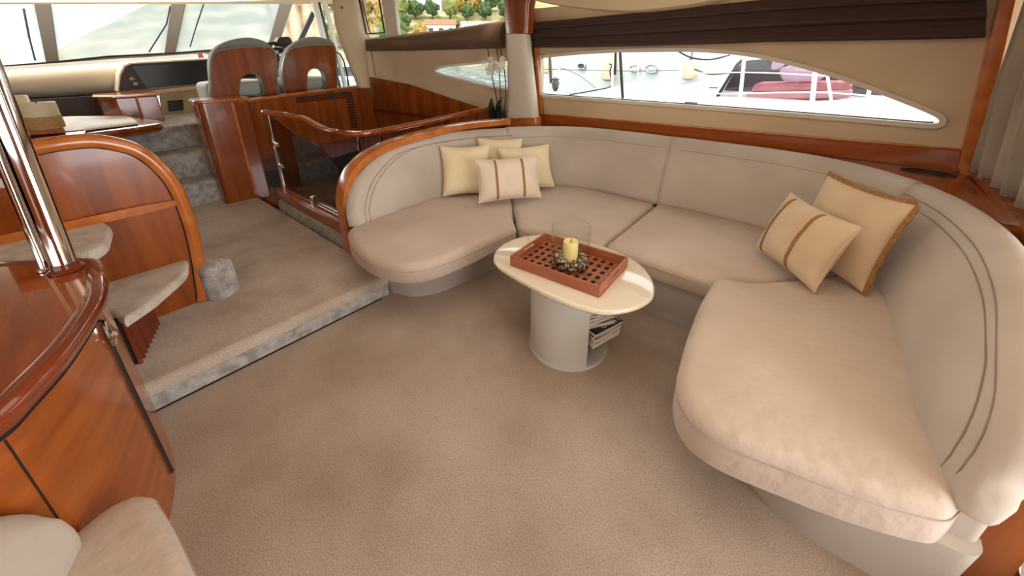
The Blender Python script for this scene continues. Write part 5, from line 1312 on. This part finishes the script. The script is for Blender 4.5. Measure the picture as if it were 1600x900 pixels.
for r_i, d in enumerate((124, 132, 140, 150, 160, 170, 182, 194, 206)):
    px = 500 + (r_i % 2) * 12
    while px < 800:
        pj = px + rnd.uniform(-4, 4); h = rnd.uniform(3.8, 6.4) if d < 150 else rnd.uniform(4.5, 7.5)
        g0 = gp_(pj, d)
        if all((g0 - gp_(hh[1], hh[2])).xy.length > hh[3] * .62 + 2.2 for hh in houses) and rnd.random() > .16:
            kd = rnd.choice((0, 0, 1, 1, 3, 3, 2)) if pj > 615 else rnd.choice((2, 2, 1, 0))
            spots.append((pj, d, h, kd, rnd.uniform(.72, .95)))
        px += rnd.uniform(24, 30)
cnt = {}
near = lambda d: 'lowest row of trees' if d < 128 else 'second row' if d < 136 else 'third row' if d < 145 else 'fourth row' if d < 155 else 'fifth row' if d < 165 else 'sixth row' if d < 176 else 'seventh row' if d < 188 else 'eighth row' if d < 200 else 'uppermost row of trees'
for px, d, h, kd, wd in spots:
    k_ = (kd, d); cnt[k_] = cnt.get(k_, 0) + 1
    tree(px, d, h, kd, '%s hillside tree, %s of its colour from the left, %s' % (COL[kd], ORD[cnt[k_] - 1], near(d)), wd)
def house(label, px, d, w_, dp, h, mat, roofed=True, floors=2, cols=4):
    p = gp_(px, d); p = V((p.x, p.y, p.z - .6)); root = thing('hillside_house', label, 'house', p, 'hillside houses')
    f = V((base_dir.x, base_dir.y, 0)); s = side
    def q(a, b, c): return p + s * a + f * b + V((0, 0, c))
    MB().prism([q(-w_/2, 0, 0), q(w_/2, 0, 0), q(w_/2, 0, h), q(-w_/2, 0, h)], f * dp).build('walls', mat, root, smooth=False)
    if roofed:
        MB().prism([q(-w_/2 - .3, -.3, h), q(-w_/2 - .3, dp + .3, h), q(-w_/2 - .3, dp/2, h + dp * .28)], s * (w_ + .6)).build('roof', 'roof', root, smooth=False)
    else: MB().prism([q(-w_/2 - .2, -.2, h), q(w_/2 + .2, -.2, h), q(w_/2 + .2, -.2, h + .3), q(-w_/2 - .2, -.2, h + .3)], f * (dp + .4)).build('roof', 'house_w', root, smooth=False)
    for i in range(floors):
        for j in range(cols):
            a = -w_/2 + w_ * (j + .5) / cols; z0 = h * (i + .28) / floors
            MB().prism([q(a - w_/cols*.22, -.06, z0), q(a + w_/cols*.22, -.06, z0), q(a + w_/cols*.22, -.06, z0 + h/floors*.5), q(a - w_/cols*.22, -.06, z0 + h/floors*.5)], f * .1).build('window', 'pane_dark', root, smooth=False)
for hh in houses: house(*hh)
# marina boats beyond the helm side window
for lb, px, d in (('white motorboat seen low through the helm side window', 542, 34), ('white motorboat farther out beyond the helm side window', 530, 48)):
    r = ray(px, 60); r.z = 0; r.normalize(); p = r * d; s = V((-r.y, r.x, 0))
    root = thing('moored_boat', lb, 'boat', V((p.x, p.y, -1.2)), 'moored boats beyond the helm window')
    secs = [(-4.5, .1, 1.5), (-3, 1.0, 1.35), (0, 1.5, 1.2), (3.5, 1.4, 1.1), (3.6, 1.3, 1.1)]
    MB().loft([[V((p.x, p.y, -1.2)) + s * a + r * (-w_) + V((0, 0, h_)) for _ in (0,)] + [V((p.x, p.y, -1.2)) + s * a + r * w_ + V((0, 0, h_)), V((p.x, p.y, -1.2)) + s * a + r * (w_ * .6) + V((0, 0, -.2)), V((p.x, p.y, -1.2)) + s * a - r * (w_ * .6) + V((0, 0, -.2))] for a, w_, h_ in secs]).build('hull', 'white', root)
    MB().loft([[V((p.x, p.y, -1.2)) + s * a - r * w_ + V((0, 0, 1.1)), V((p.x, p.y, -1.2)) + s * a + r * w_ + V((0, 0, 1.1)), V((p.x, p.y, -1.2)) + s * (a * .8) + r * w_ * .85 + V((0, 0, 2.3)), V((p.x, p.y, -1.2)) + s * (a * .8) - r * w_ * .85 + V((0, 0, 2.3))] for a, w_ in ((-1.6, 1.0), (2.4, 1.1))]).build('cabin', 'white', root, smooth=False)
    MB().prism([V((p.x, p.y, -1.2)) + s * a - r * 1.02 + V((0, 0, z_)) for a, z_ in ((-1.2, 1.4), (2, 1.4), (1.7, 2.05), (-1.1, 2.05))], r * .04).build('cabin_window', 'pane_dark', root, smooth=False)
# tan headland beyond the quarter window, pale slope beyond the windscreen
def ridge(name, px0, px1, d, h, mat, label):
    vs = []; n = 30
    for k in range(n + 1):
        r = ray(px0 + (px1 - px0) * k / n, 60); r.z = 0; r.normalize(); zz = h * (.75 + .35 * noise.noise(V((k * .25, d, 0))))
        for dd, z_ in ((0, -1.5), (.25, zz * .45), (.6, zz), (1.2, zz * 1.15)): 
            p = r * (d * (1 + dd)); vs.append(V((p.x, p.y, z_)))
    fs = [(k*4 + i, (k+1)*4 + i, (k+1)*4 + i + 1, k*4 + i + 1) for k in range(n) for i in range(3)]
    S(MB().add(vs, fs).build(name, mat))['label'] = label
ridge('headland', 425, 512, 45, 14, 'hill_tan', 'dry tan headland beyond the quarter window')
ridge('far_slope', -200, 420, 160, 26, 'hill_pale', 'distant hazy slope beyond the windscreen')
